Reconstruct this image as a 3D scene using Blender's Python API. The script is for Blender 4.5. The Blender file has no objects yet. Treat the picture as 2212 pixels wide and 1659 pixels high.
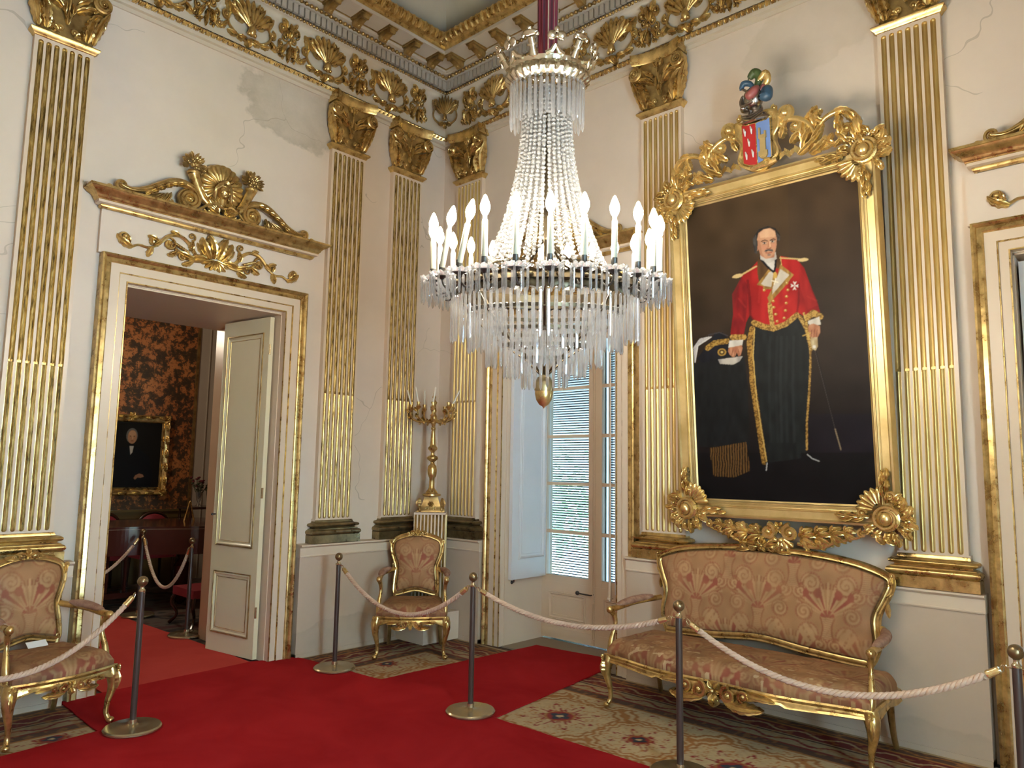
import bpy, math, random
import numpy as np
from mathutils import Vector, Matrix
random.seed(7); rng = np.random.RandomState(7)
PI = math.pi
SC = bpy.context.scene
COL = SC.collection

# ---------------------------------------------------------------- camera, world, exposure
cam_d = bpy.data.cameras.new('camera'); cam = bpy.data.objects.new('camera', cam_d); COL.objects.link(cam)
cam_d.sensor_fit = 'HORIZONTAL'; cam_d.sensor_width = 36.0
cam_d.lens = 36.0 * 1598.34 / 2212.0
cam_d.clip_start = 0.05; cam_d.clip_end = 100
_r = Vector((0.73528337, 0.6775662, 0.01619893)); _u = Vector((0.06629484, -0.09568702, 0.99320138)); _f = Vector((-0.67450972, 0.72921056, 0.11527622))
cam.matrix_world = Matrix(((_r.x, _u.x, -_f.x, 5.794), (_r.y, _u.y, -_f.y, -5.132), (_r.z, _u.z, -_f.z, 1.628), (0, 0, 0, 1)))
SC.camera = cam
SC.view_settings.view_transform = 'Standard'; SC.view_settings.look = 'None'
SC.view_settings.exposure = 0.55; SC.view_settings.gamma = 1.0; SC.view_settings.use_curve_mapping = False
world = bpy.data.worlds.new('daylight'); SC.world = world; world.use_nodes = True
_wn = world.node_tree; _bg = _wn.nodes['Background']
_tc = _wn.nodes.new('ShaderNodeTexCoord'); _nz = _wn.nodes.new('ShaderNodeTexNoise'); _nz.inputs['Scale'].default_value = 30.0; _nz.inputs['Detail'].default_value = 6
_rp = _wn.nodes.new('ShaderNodeValToRGB'); _rp.color_ramp.elements[0].position = .42; _rp.color_ramp.elements[0].color = (.30, .44, .34, 1)
_rp.color_ramp.elements[1].position = .58; _rp.color_ramp.elements[1].color = (.38, .64, 1, 1)
_wn.links.new(_tc.outputs['Generated'], _nz.inputs['Vector']); _wn.links.new(_nz.outputs['Fac'], _rp.inputs['Fac'])
_wn.links.new(_rp.outputs['Color'], _bg.inputs['Color']); _bg.inputs['Strength'].default_value = 52.0
BULB_STRENGTH = 270.0
# unseen warm point light, added to brighten the room beyond the door
_l = bpy.data.lights.new('side_room_fill', 'POINT'); _l.energy = 62; _l.color = (1, .86, .66); _l.shadow_soft_size = .2
_o = bpy.data.objects.new('side_room_fill', _l); COL.objects.link(_o); _o.location = (-3.2, -2.9, 3.3)
cy = SC.cycles
cy.max_bounces = 9; cy.diffuse_bounces = 4; cy.glossy_bounces = 4; cy.transmission_bounces = 9; cy.transparent_max_bounces = 8
cy.caustics_reflective = False; cy.caustics_refractive = False; cy.sample_clamp_indirect = 4.0; cy.blur_glossy = 0.8
cy.use_denoising = True; cy.use_adaptive_sampling = True; cy.adaptive_threshold = 0.02

# ---------------------------------------------------------------- materials
def srgb(r, g, b):
    f = lambda c: (c / 255 / 12.92) if c <= 10 else ((c / 255 + 0.055) / 1.055) ** 2.4
    return (f(r), f(g), f(b), 1)

class NT:
    def __init__(s, name):
        s.m = bpy.data.materials.new(name); s.m.use_nodes = True
        s.t = s.m.node_tree; s.p = s.t.nodes['Principled BSDF']; s.c = None
    def n(s, typ, ins=None, **kw):
        x = s.t.nodes.new('ShaderNode' + typ)
        for k, v in kw.items(): setattr(x, k, v)
        for k, v in (ins or {}).items(): s.put(x.inputs[k], v)
        return x
    def put(s, sock, v):
        if isinstance(v, bpy.types.NodeSocket): s.t.links.new(v, sock)
        else: sock.default_value = v
    def coord(s, kind='Object'):
        if s.c is None: s.c = s.n('TexCoord')
        return s.c.outputs[kind]
    def mapped(s, scale=(1, 1, 1), loc=(0, 0, 0)):
        return s.n('Mapping', {'Vector': s.coord(), 'Scale': scale, 'Location': loc}).outputs[0]
    def noise(s, scale, detail=4, rough=.55, vec=None, dist=0):
        return s.n('TexNoise', {'Vector': vec or s.coord(), 'Scale': scale, 'Detail': detail, 'Roughness': rough, 'Distortion': dist}).outputs['Fac']
    def ramp(s, fac, stops):
        x = s.n('ValToRGB', {'Fac': fac}); e = x.color_ramp.elements
        while len(e) < len(stops): e.new(.5)
        for el, (p, c) in zip(e, stops): el.position = p; el.color = c if len(c) == 4 else (*c, 1)
        return x.outputs['Color']
    def mix(s, fac, a, b, mode='MIX'):
        x = s.n('Mix', data_type='RGBA', blend_type=mode)
        s.put(x.inputs[0], fac); s.put(x.inputs[6], a); s.put(x.inputs[7], b); return x.outputs[2]
    def math(s, op, a, b=0.0):
        x = s.n('Math', operation=op); s.put(x.inputs[0], a); s.put(x.inputs[1], b); return x.outputs[0]
    def bump(s, h, strength=.3, dist=.01):
        s.put(s.p.inputs['Normal'], s.n('Bump', {'Height': h, 'Strength': strength, 'Distance': dist}).outputs[0])
    def set(s, **kw):
        for k, v in kw.items(): s.put(s.p.inputs[k.replace('_', ' ')], v)
        return s.m
W1 = (1, 1, 1, 1)
def gold(name, c1, c2, rough=.36, scale=14, bump=.15, met=.8):
    t = NT(name); n = t.noise(scale, 5, .6)
    col = t.ramp(n, [(.3, c1), (.65, c2)])
    t.bump(t.noise(60, 3), bump, .004)
    return t.set(Base_Color=col, Metallic=met, Roughness=t.math('ADD', t.math('MULTIPLY', n, .25), rough - .12))
GOLD = gold('gilt', (.33, .20, .065), (.78, .575, .235), .29, 14, .15, .88)
GOLDD = gold('dark_gilt', (.20, .12, .045), (.56, .39, .15), .32, 9)
GOLDP = gold('pale_gilt', (.60, .44, .17), (.78, .60, .28), .38, 6, .08)
BRONZE = gold('blackened_gilt', (.09, .065, .035), (.36, .27, .13), .3, 8)
DBRONZE = gold('dark_bronze', (.03, .022, .014), (.13, .095, .05), .3, 9)
BRASS = gold('polished_brass', (.42, .33, .19), (.52, .42, .25), .22, 5, .04)
def flute_mat():
    t = NT('worn_fluting_gilt'); v = t.mapped((14, 14, 1.6)); n = t.noise(5, 6, .7, v)
    col = t.ramp(n, [(.34, (.035, .022, .010)), (.46, (.36, .24, .075)), (.62, (.74, .56, .22))])
    return t.set(Base_Color=col, Metallic=.8, Roughness=.34)
FLUTE = flute_mat()
def flute_clean():
    t = NT('sound_fluting_gilt'); v = t.mapped((10, 10, 1)); n = t.noise(4, 5, .6, v)
    return t.set(Base_Color=t.ramp(n, [(.3, (.46, .31, .10)), (.65, (.68, .49, .19))]), Metallic=.75, Roughness=.4)
FLUTEC = flute_clean()
def plaster(name, base, dark, stains=(), cracks=True):
    t = NT(name); n = t.noise(1.1, 6, .6); n2 = t.noise(7, 5, .6)
    col = t.ramp(n, [(.3, dark), (.62, base)])
    col = t.mix(t.math('MULTIPLY', n2, .25), col, tuple(c * .88 for c in base[:3]) + (1,))
    if cracks:
        wv = t.n('VectorMath', {0: t.coord(), 1: t.n('TexNoise', {'Vector': t.coord(), 'Scale': 1.3, 'Detail': 3}).outputs['Color']}, operation='ADD').outputs[0]
        vo = t.n('TexVoronoi', {'Vector': wv, 'Scale': .55}, feature='DISTANCE_TO_EDGE').outputs['Distance']
        line = t.math('LESS_THAN', vo, .0016)
        mask = t.math('GREATER_THAN', t.noise(.8, 2), .5)
        col = t.mix(t.math('MULTIPLY', t.math('MULTIPLY', line, mask), .38), col, (.25, .20, .13, 1))
    for (c, r, colr, amt) in stains:
        d = t.n('VectorMath', {0: t.n('VectorMath', {0: t.coord(), 1: c}, operation='SUBTRACT').outputs[0], 1: tuple(1 / q for q in r)}, operation='MULTIPLY').outputs[0]
        L = t.n('VectorMath', {0: d}, operation='LENGTH').outputs['Value']
        L = t.math('ADD', L, t.math('MULTIPLY', t.math('SUBTRACT', t.noise(3.5, 5), .5), .9))
        edge = t.ramp(L, [(0, (.55,) * 3), (.75, (.75,) * 3), (.93, W1), (1.0, (0, 0, 0))])
        col = t.mix(t.math('MULTIPLY', edge, t.math('MULTIPLY', t.noise(6, 6, .7), amt)), col, colr)
    t.bump(n2, .12, .006)
    return t.set(Base_Color=col, Roughness=.75)
CW = (.70, .585, .465, 1); CWD = (.61, .505, .40, 1)
WALLP = plaster('cream_plaster', CW, CWD, [((-1.72, 0, 4.92), (.62, 1., .40), (.30, .25, .17, 1), 1.0), ((3.95, 0., 4.85), (.55, 1., .3), (.42, .34, .22, 1), .45)])
DADOP = plaster('dado_plaster', (.56, .43, .315, 1), (.48, .365, .26, 1), [((-.9, 0, .08), (.9, .9, .22), (.30, .25, .17, 1), .6), ((3.5, 0, .05), (1.6, .9, .16), (.3, .25, .17, 1), .5)], cracks=False)
def paint(name, col, rough=.4, var=.9):
    t = NT(name); n = t.noise(2.2, 5, .6)
    c = t.mix(n, col, tuple(q * var for q in col[:3]) + (1,)); t.bump(t.noise(30, 3), .05, .003)
    return t.set(Base_Color=c, Roughness=rough)
CREAM = paint('cream_paint', (.70, .565, .415, 1), .32)
CREAMD = paint('cream_gloss_door', (.76, .68, .45, 1), .2)
STUCCO = paint('cornice_cream', (.58, .49, .37, 1), .6)
GREYC = paint('greyed_stucco', (.42, .37, .30, 1), .6)
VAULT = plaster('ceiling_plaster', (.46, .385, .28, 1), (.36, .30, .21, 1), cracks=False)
WHITE = paint('white_shutter_paint', (.74, .76, .77, 1), .35)
DARKW = paint('dark_wood', (.035, .014, .008, 1), .18)
BLACK = paint('black_metal', (.03, .025, .02, 1), .35)
POSTM = paint('brown_post_metal', (.055, .035, .028, 1), .3)
def simple(name, col, rough=.5, met=0., **kw):
    t = NT(name); n = t.noise(12, 3)
    c = t.mix(n, col, tuple(q * .85 for q in col[:3]) + (1,))
    return t.set(Base_Color=c, Roughness=rough, Metallic=met, **kw)
CANDLE = simple('ivory_candle', (.80, .76, .62, 1), .45)
SILVER = simple('silver_gilt', (.70, .64, .50, 1), .22, 1.)
STEEL = simple('burnished_steel', (.42, .38, .35, 1), .25, 1.)
def glassm():
    t = NT('cut_glass'); t.set(Base_Color=(.97, .98, 1, 1), Roughness=.04, Transmission_Weight=.9, IOR=1.45)
    out = [x for x in t.t.nodes if x.type == 'OUTPUT_MATERIAL'][0]; tr = t.n('BsdfTransparent', {'Color': (.93, .95, .97, 1)}); gl = t.n('BsdfGlossy', {'Color': W1, 'Roughness': .06}); df = t.n('BsdfTranslucent', {'Color': (.9, .92, .95, 1)})
    a = t.n('MixShader', {0: .50, 1: tr.outputs[0], 2: t.p.outputs[0]}); b = t.n('MixShader', {0: t.n('LayerWeight', {'Blend': .35}).outputs['Facing'], 1: a.outputs[0], 2: gl.outputs[0]}); c = t.n('MixShader', {0: .15, 1: b.outputs[0], 2: df.outputs[0]})
    t.t.links.new(c.outputs[0], out.inputs['Surface']); return t.m
GLASS = glassm()
def beadm():
    t = NT('milky_crystal'); t.set(Base_Color=(.62, .62, .60, 1), Roughness=.10, Transmission_Weight=.7, IOR=1.45)
    out = [x for x in t.t.nodes if x.type == 'OUTPUT_MATERIAL'][0]; tr = t.n('BsdfTransparent', {'Color': (.9, .9, .9, 1)}); a = t.n('MixShader', {0: .62, 1: tr.outputs[0], 2: t.p.outputs[0]}); t.t.links.new(a.outputs[0], out.inputs['Surface']); return t.m
BEAD = beadm()
def panem():
    t = NT('window_glass'); return t.set(Base_Color=(1, 1, 1, 1), Roughness=.0, Transmission_Weight=1., IOR=1.01)
PANE = panem()
def bulbm():
    t = NT('glowing_bulb'); return t.set(Base_Color=W1, Emission_Color=(1, .90, .74, 1), Emission_Strength=BULB_STRENGTH)
BULB = bulbm()
def colattr(name, rough=.6, **kw):
    t = NT(name); a = t.n('Attribute', attribute_name='Col').outputs['Color']; n = t.noise(220, 2)
    t.bump(t.noise(300, 2), .15, .002)
    return t.set(Base_Color=t.mix(t.math('MULTIPLY', n, .15), a, (.0, .0, .0, 1)), Roughness=rough, **kw)
PAINTING = colattr('oil_paint', .5, Specular_IOR_Level=.12)
DAMASK = colattr('worn_silk_damask', .62, Specular_IOR_Level=.25)
RUGM = colattr('wool_rug', .95)
def carpet(name, a, b):
    t = NT(name); n = t.noise(1.6, 5, .6, t.mapped((1, 1, 1)), 1.0); col = t.ramp(n, [(.3, a), (.7, b)])
    t.bump(t.noise(500, 2), .3, .002)
    return t.set(Base_Color=col, Roughness=1.0, Specular_IOR_Level=.08)
RED = carpet('red_carpet_pile', (.30, .008, .010), (.40, .016, .018))
RED2 = carpet('faded_red_carpet_pile', (.44, .045, .035), (.52, .065, .05))
def ropem():
    t = NT('twisted_cotton'); return t.set(Base_Color=t.mix(t.noise(200, 3), (.60, .43, .31, 1), (.48, .33, .23, 1)), Roughness=.85)
ROPE = ropem()
def wallpaper():
    t = NT('toile_wallpaper'); v = t.mapped((1, 1, 1))
    n = t.noise(8.5, 7, .70, v, .15); n2 = t.noise(1.7, 3, .5, v)
    col = t.ramp(n, [(.43, (.055, .035, .014)), (.49, (.12, .06, .02)), (.53, (.52, .20, .055)), (.7, (.62, .27, .08))])
    n3 = t.noise(19, 5, .65, v, .3); col = t.mix(t.math('MULTIPLY', t.math('GREATER_THAN', n3, .56), .75), col, (.07, .04, .018, 1))
    col = t.mix(t.math('MULTIPLY', n2, .8), col, (.36, .12, .05, 1), 'MULTIPLY')
    return t.set(Base_Color=col, Roughness=.7)
WALLPAPER = wallpaper()

def smooth_path(ctrl, n=28):
    P = np.asarray(ctrl, float); k = len(P); out = []
    for i in range(k - 1):
        p0 = P[max(i - 1, 0)]; p1 = P[i]; p2 = P[i + 1]; p3 = P[min(i + 2, k - 1)]
        for t in np.linspace(0, 1, max(2, n // (k - 1)), endpoint=False):
            out.append(.5 * ((2 * p1) + (-p0 + p2) * t + (2 * p0 - 5 * p1 + 4 * p2 - p3) * t * t + (-p0 + 3 * p1 - 3 * p2 + p3) * t ** 3))
    out.append(P[-1]); return np.array(out)
# ---------------------------------------------------------------- mesh helpers
class MB:
    """collects geometry; wall=True takes (along, up, outward) and turns it to face -Y"""
    def __init__(s, wall=False): s.V = []; s.F = []; s.M = []; s.n = 0; s.wall = wall
    def add(s, V, F, mat=0):
        V = np.asarray(V, float).reshape(-1, 3)
        if s.wall: V = np.stack([V[:, 0], -V[:, 2], V[:, 1]], 1)
        s.V.append(V); o = s.n; s.F += [tuple(i + o for i in f) for f in F]
        s.M += ([mat] * len(F) if isinstance(mat, int) else list(mat)); s.n += len(V)
    def box(s, a, b, mat=0):
        x0, y0, z0 = a; x1, y1, z1 = b
        s.add([(x0, y0, z0), (x1, y0, z0), (x1, y1, z0), (x0, y1, z0), (x0, y0, z1), (x1, y0, z1), (x1, y1, z1), (x0, y1, z1)],
              [(0, 3, 2, 1), (4, 5, 6, 7), (0, 1, 5, 4), (1, 2, 6, 5), (2, 3, 7, 6), (3, 0, 4, 7)], mat)
    def grid(s, P, mat=0, ci=False, cj=False):
        P = np.asarray(P, float); ni, nj = P.shape[:2]; F = []; mats = []
        for i in range(ni if ci else ni - 1):
            for j in range(nj if cj else nj - 1):
                i2 = (i + 1) % ni; j2 = (j + 1) % nj
                F.append((i * nj + j, i2 * nj + j, i2 * nj + j2, i * nj + j2)); mats.append(mat if isinstance(mat, int) else mat[j])
        s.add(P.reshape(-1, 3), F, mats)
    def tube(s, path, rad, n=8, mat=0, flat=1.0, caps=True):
        P = np.asarray(path, float); k = len(P); R = np.ones(k) * rad if np.isscalar(rad) else np.interp(np.linspace(0, 1, k), np.linspace(0, 1, len(rad)), rad)
        T = np.gradient(P, axis=0); T /= np.linalg.norm(T, axis=1)[:, None] + 1e-12
        ref = np.array([0, 0, 1.]) if abs(T[0][2]) < .9 else np.array([1., 0, 0])
        rows = []; N = np.cross(T[0], ref); N /= np.linalg.norm(N)
        for i in range(k):
            N = N - T[i] * (N @ T[i]); N /= np.linalg.norm(N) + 1e-12; B = np.cross(T[i], N)
            a = np.arange(n) * 2 * PI / n
            rows.append(P[i] + R[i] * (np.cos(a)[:, None] * N + np.sin(a)[:, None] * B * flat))
        o = s.n; s.grid(rows, mat, cj=True)
        if caps:
            s.F.append(tuple(o + i for i in range(n))); s.F.append(tuple(o + (k - 1) * n + n - 1 - i for i in range(n))); s.M += [mat, mat]
    def lathe(s, prof, n=16, c=(0, 0, 0), mat=0, sx=1., sy=1., a0=0., up=2, caps=True):
        a = a0 + np.arange(n) * 2 * PI / n; rows = []
        for r, z in prof:
            q = np.zeros((n, 3)); ax = [i for i in (0, 1, 2) if i != up]
            q[:, ax[0]] = r * np.cos(a) * sx; q[:, ax[1]] = r * np.sin(a) * sy; q[:, up] = z
            rows.append(q + np.array(c))
        o = s.n; s.grid(rows, mat, cj=True); k = len(prof)
        if not caps: return
        if prof[0][0] > 1e-5: s.F.append(tuple(o + n - 1 - i for i in range(n))); s.M.append(mat)
        if prof[-1][0] > 1e-5: s.F.append(tuple(o + (k - 1) * n + i for i in range(n))); s.M.append(mat)
    def sph(s, c, r, n=8, m=6, mat=0):
        r = (r, r, r) if np.isscalar(r) else r
        t = np.linspace(0, PI, m + 1); a = np.arange(n) * 2 * PI / n
        P = np.stack([np.outer(np.sin(t), np.cos(a)) * r[0], np.outer(np.sin(t), np.sin(a)) * r[1], np.repeat(-np.cos(t)[:, None], n, 1) * r[2]], -1) + np.array(c)
        s.grid(P, mat, cj=True)
    def sweep(s, path, prof, closed=False, mat=0, mp=lambda p: p, caps=True):
        """profile (offset to the left of the path, height) swept with mitres along a 2D path"""
        P = np.asarray(path, float); k = len(P); rows = []
        for i in range(k):
            a = P[i] - P[i - 1] if (closed or i > 0) else None; b = P[(i + 1) % k] - P[i] if (closed or i < k - 1) else None
            a = b if a is None else a; b = a if b is None else b
            a = a / np.linalg.norm(a); b = b / np.linalg.norm(b)
            na = np.array([-a[1], a[0]]); nb = np.array([-b[1], b[0]]); m = (na + nb) / (1 + na @ nb)
            rows.append([mp((*(P[i] + m * o), h)) for o, h in prof])
        o = s.n; s.grid(rows, mat, ci=closed)
        if caps and not closed:
            n = len(prof); s.F.append(tuple(o + i for i in range(n))); s.F.append(tuple(o + (k - 1) * n + n - 1 - i for i in range(n))); s.M += [mat if isinstance(mat, int) else mat[0]] * 2
    def merge(s, o, M=None):
        V = np.concatenate(o.V)
        if M is not None: V = V @ np.array(M)[:3, :3].T + np.array(M)[:3, 3]
        w, s.wall = s.wall, False; s.add(V, o.F, o.M); s.wall = w
    def xf(s, M):
        V = np.concatenate(s.V); s.V = [V @ np.array(M)[:3, :3].T + np.array(M)[:3, 3]]; return s
    # ornament
    def scroll(s, c, r0, r1, turns, a0, rad, w=0., sgn=1, n=26, mat=0, ball=True, lift=0.):
        t = np.linspace(0, 1, n); a = a0 + sgn * turns * 2 * PI * t; r = r0 + (r1 - r0) * t ** .8
        P = np.stack([c[0] + r * np.cos(a), c[1] + r * np.sin(a), w + lift * t + 0 * t], 1)
        s.tube(P, [rad, rad, rad * .55], 6, mat, 1.0)
        if ball: s.sph((c[0], c[1], w + lift), rad * 1.5, 7, 5, mat)
    def leaf(s, b, ang, L, Wd, bend=0., lift=.25, lobes=4, mat=0, w=0., tip=.0):
        ns = lobes * 4 + 1; nt = 7; S = np.linspace(0, 1, ns); T = np.linspace(-1, 1, nt)
        a = ang + bend * S; du = np.cumsum(np.cos(a)) * L / ns; dv = np.cumsum(np.sin(a)) * L / ns
        env = np.sin(PI * (S * .88 + .1)) ** .7; hw = Wd * env * (.68 + .32 * np.abs(np.sin(PI * lobes * (S + .02))))
        hw[-1] = Wd * .06; P = np.zeros((ns, nt, 3))
        for j, t in enumerate(T):
            P[:, j, 0] = b[0] + du - np.sin(a) * hw * t + np.cos(a) * abs(t) * L * .05
            P[:, j, 1] = b[1] + dv + np.cos(a) * hw * t + np.sin(a) * abs(t) * L * .05
            P[:, j, 2] = w + Wd * lift * 2 * (1 - t * t) * np.sin(PI * (S * .9 + .08)) + Wd * .22 * np.cos(PI * 3 * t) * env + tip * S ** 2 - (.35 * Wd if abs(t) == 1 else 0)
        s.grid(P, mat)
    def shell(s, c, r, a0, a1, k, depth, mat=0, w=0., r0=.15):
        m = k * 4 + 1; A = np.linspace(a0, a1, m); R = np.linspace(r0, 1, 7); P = np.zeros((7, m, 3))
        ph = np.linspace(0, k, m); rid = np.abs(np.sin(PI * ph))
        for i, q in enumerate(R):
            rr = r * q * (1 - (1 - rid) * .13 * (q > .8))
            P[i, :, 0] = c[0] + rr * np.cos(A); P[i, :, 1] = c[1] + rr * np.sin(A)
            P[i, :, 2] = w + depth * (.35 + .65 * math.sin(PI * (q * .75 + .1))) + depth * .55 * rid * q - (depth if i == 6 else 0) * .5
        s.grid(P, mat)
    def rosette(s, c, r, k=6, mat=0, w=0.):
        for i in range(k): s.leaf(c, i * 2 * PI / k, r, r * .36, 0, .35, 1, mat, w)
        s.sph((c[0], c[1], w + r * .22), r * .24, 7, 5, mat)
    def build(s, name, mats, parent=None, smooth=38, recalc=False):
        me = bpy.data.meshes.new(name); V = np.concatenate(s.V)
        me.from_pydata(V.tolist(), [], s.F); mats = mats if isinstance(mats, (list, tuple)) else [mats]
        for m in mats: me.materials.append(m)
        if len(mats) > 1: me.polygons.foreach_set('material_index', np.array(s.M, dtype=np.int32))
        if recalc:
            import bmesh
            bm = bmesh.new(); bm.from_mesh(me); bmesh.ops.recalc_face_normals(bm, faces=bm.faces); bm.to_mesh(me); bm.free()
        if smooth: me.polygons.foreach_set('use_smooth', np.ones(len(me.polygons), dtype=bool)); me.set_sharp_from_angle(angle=math.radians(smooth))
        me.update(); o = bpy.data.objects.new(name, me); COL.objects.link(o)
        if parent is not None: o.parent = parent
        return o
def tag(o, label, cat, group=None, kind=None):
    o['label'] = label; o['category'] = cat
    if group: o['group'] = group
    if kind: o['kind'] = kind
    return o
def thing(name, label, cat, loc=(0, 0, 0), rz=0., group=None):
    o = bpy.data.objects.new(name, None); COL.objects.link(o); o.location = loc; o.rotation_euler = (0, 0, rz); o.empty_display_size = .05
    return tag(o, label, cat, group)
def struct(name, mb, mats, smooth=38):
    o = mb.build(name, mats, None, smooth); o['kind'] = 'structure'; return o
def dup(root, loc, rz, label, group=None):
    def cp(o, par):
        c = o.copy(); COL.objects.link(c)
        if par is not None: c.parent = par
        for ch in kids.get(o.name, []): cp(ch, c)
        return c
    kids = {}
    for o in list(COL.objects):
        if o.parent: kids.setdefault(o.parent.name, []).append(o)
    r = cp(root, None); r.location = loc; r.rotation_euler = (0, 0, rz); r['label'] = label
    if group: r['group'] = group
    return r
ORD = ['first', 'second', 'third', 'fourth', 'fifth', 'sixth', 'seventh', 'eighth', 'ninth', 'tenth', 'eleventh', 'twelfth', 'thirteenth', 'fourteenth', 'fifteenth', 'sixteenth', 'seventeenth', 'eighteenth']
LR = PI / 2     # wall-local pieces turned to face into the room from the door wall
PW = .05        # wall plane lies this far behind the pilaster faces
RX, RY = 7.3, -5.35

# ---------------------------------------------------------------- room shell
def wall_u(u0, u1, z1, holes, depth, mat=0):
    """front face at outward=0, body behind; holes (ua, ub, za, zb)"""
    m = MB(True); us = sorted({u0, u1, *[h[0] for h in holes], *[h[1] for h in holes]})
    for a, b in zip(us, us[1:]):
        hs = [h for h in holes if h[0] <= a and h[1] >= b]
        if not hs: m.box((a, 0, -depth), (b, z1, 0), mat); continue
        h = hs[0]
        if h[2] > 0: m.box((a, 0, -depth), (b, h[2], 0), mat)
        m.box((a, h[3], -depth), (b, z1, 0), mat)
    return m
DC, DH, DHW = -2.46, 2.965, .66     # door centre, opening height, half width
WC1, WC2 = 1.585, 5.715
o = struct('wall_left', wall_u(RY - .2, .05, 6.3, [(DC - DHW, DC + DHW, 0, DH)], 1.23), WALLP); o.location = (-PW, 0, 0); o.rotation_euler[2] = LR
o = struct('wall_right', wall_u(-1.28, RX + .3, 6.3, [(WC1 - DHW, WC1 + DHW, 0, DH), (WC2 - DHW, WC2 + DHW, 0, DH)], .72), WALLP); o.location = (0, PW, 0)
m = MB(); m.box((-.05, RY - .3, 0), (RX + .3, RY - .05, 6.3)); struct('wall_back', m, WALLP)
o = struct('wall_east', wall_u(RY, .05, 6.3, [(-1.45, -.60, .4, 2.9)], .25), WALLP); o.location = (RX + .05, RY + .05, 0); o.rotation_euler[2] = -LR
m = MB(); m.box((-6.3, RY - .6, -.12), (RX + .4, 1.7, -.012)); struct('floor', m, DARKW)
# coved ceiling above the cornice
cv = [(.16, 5.98), (.24, 6.2), (.42, 6.5), (.75, 6.78), (1.2, 6.95), (2.4, 7.02)]
room = [(0, RY), (RX, RY), (RX, 0), (0, 0)]
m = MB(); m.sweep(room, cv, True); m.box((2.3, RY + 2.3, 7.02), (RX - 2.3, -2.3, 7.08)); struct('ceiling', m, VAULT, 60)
# cornice, swept round the room (offset into the room, height)
def ring(name, prof, mats, mat=0, smooth=38):
    m = MB(); m.sweep(room, prof, True, mat); return struct(name, m, mats, smooth)
ring('trim_1', [(-.06, 5.09), (-.035, 5.09), (-.03, 5.12), (-.005, 5.125), (.0, 5.16), (.0, 5.21)], STUCCO)
ring('trim_2', [(-.02, 5.20), (.0, 5.20), (.0, 5.60), (.012, 5.625), (.04, 5.645), (.05, 5.65), (.05, 5.70)], STUCCO)
ring('trim_3', [(.05, 5.69), (.05, 5.79), (.085, 5.795), (.09, 5.80), (.095, 5.84), (.12, 5.842)], GREYC)
ring('trim_4', [(.09, 5.84), (.115, 5.835), (.135, 5.845), (.14, 5.87), (.15, 5.872)], STUCCO)
ring('trim_5', [(.15, 5.872), (.37, 5.872), (.37, 5.905), (.385, 5.908)], STUCCO)
ring('trim_6', [(.15, 5.866), (.162, 5.866), (.162, 5.872)], GOLDD)
ring('trim_7', [(.375, 5.90), (.39, 5.905), (.40, 5.925), (.425, 5.935), (.455, 5.95), (.47, 5.985), (.49, 5.99), (.49, 6.0), (.1, 6.0)], GOLD)
def along_room(fn, step, d, z, limits=((-4.9, -.02), (.02, 6.9))):
    """call fn on the two visible walls: origin and turn"""
    for w, (a, b) in enumerate(limits):
        n = max(1, int((b - a - 2 * d) / step))
        for i in range(n):
            u = (a + (i + .5) * step) if w else (b - (i + .5) * step)
            fn(w, u)
def place(m, o, w, u, d, z):
    M = (Matrix.Translation((d, u, z)) @ Matrix.Rotation(LR, 4, 'Z')) if w == 0 else Matrix.Translation((u, -d, z))
    m.merge(o, M)
# twisted rope moulding, beads, dentils, leaf moulding
def bead_row(name, step, d, z, r, mats, el):
    m = MB()
    along_room(lambda w, u: place(m, el, w, u, d, z), step, d, z); return struct(name, m, mats, 50)
e = MB(True)
for k in range(3): e.tube([(-.02 + .013 * k - .013, -.022, .0), (-.02 + .013 * k, 0, .022), (-.02 + .013 * k + .013, .022, 0)], [.004, .0085, .004], 5)
e.sph((.02, 0, .012), (.012, .024, .018), 6, 5)
bead_row('trim_8', .048, .0, 5.178, .02, GOLD, e)
e = MB(True); e.sph((0, 0, 0), (.016, .018, .016), 7, 5)
bead_row('trim_9', .034, .052, 5.672, .018, GOLDD, e)
e = MB(True); e.sph((0, 0, 0), (.021, .021, .021), 8, 6); e.sph((.027, 0, -.004), (.006, .014, .010), 6, 4)
bead_row('trim_10', .052, .098, 5.818, .02, GOLDD, e)
e = MB(True); e.box((-.021, -.045, -.01), (.021, .045, .028))
bead_row('trim_11', .058, .05, 5.742, 0, GREYC, e)
e = MB(True); e.leaf((0, -.048, .0), PI / 2, .105, .036, 0, .6, 2, 0, .022, .035); e.leaf((.037, -.045, -.006), PI / 2, .09, .013, 0, .6, 1, 0, .018, .02); e.sph((0, .03, .05), (.022, .014, .014), 6, 4)
bead_row('trim_12', .074, .425, 5.955, 0, GOLD, e)

# dado
def dado(name, u0, u1, wall, top=True):
    m = MB(True); m.box((u0, 0, -.1), (u1, .86, .045), 0); m.box((u0, 0, -.1), (u1, .035, .052), 0)
    m.sweep([(u0 - .004, 0), (u1 + .004, 0)], [(.845, -.1), (.845, .055), (.853, .058), (.86, .052), (.925, .052), (.93, .06), (.94, .075), (.952, .075), (.955, -.1)], mat=1, mp=lambda p: (p[0], p[1], p[2]))
    o = struct(name, m, [DADOP, CREAM], 30)
    if wall == 0: o.rotation_euler[2] = LR
    return o
dado('trim_13', -1.575, -.0455, 0); dado('trim_14', RY + .05, -3.345, 0)
dado('trim_15', -.045, .70, 1); dado('trim_16', 2.37, 4.835, 1)

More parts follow.
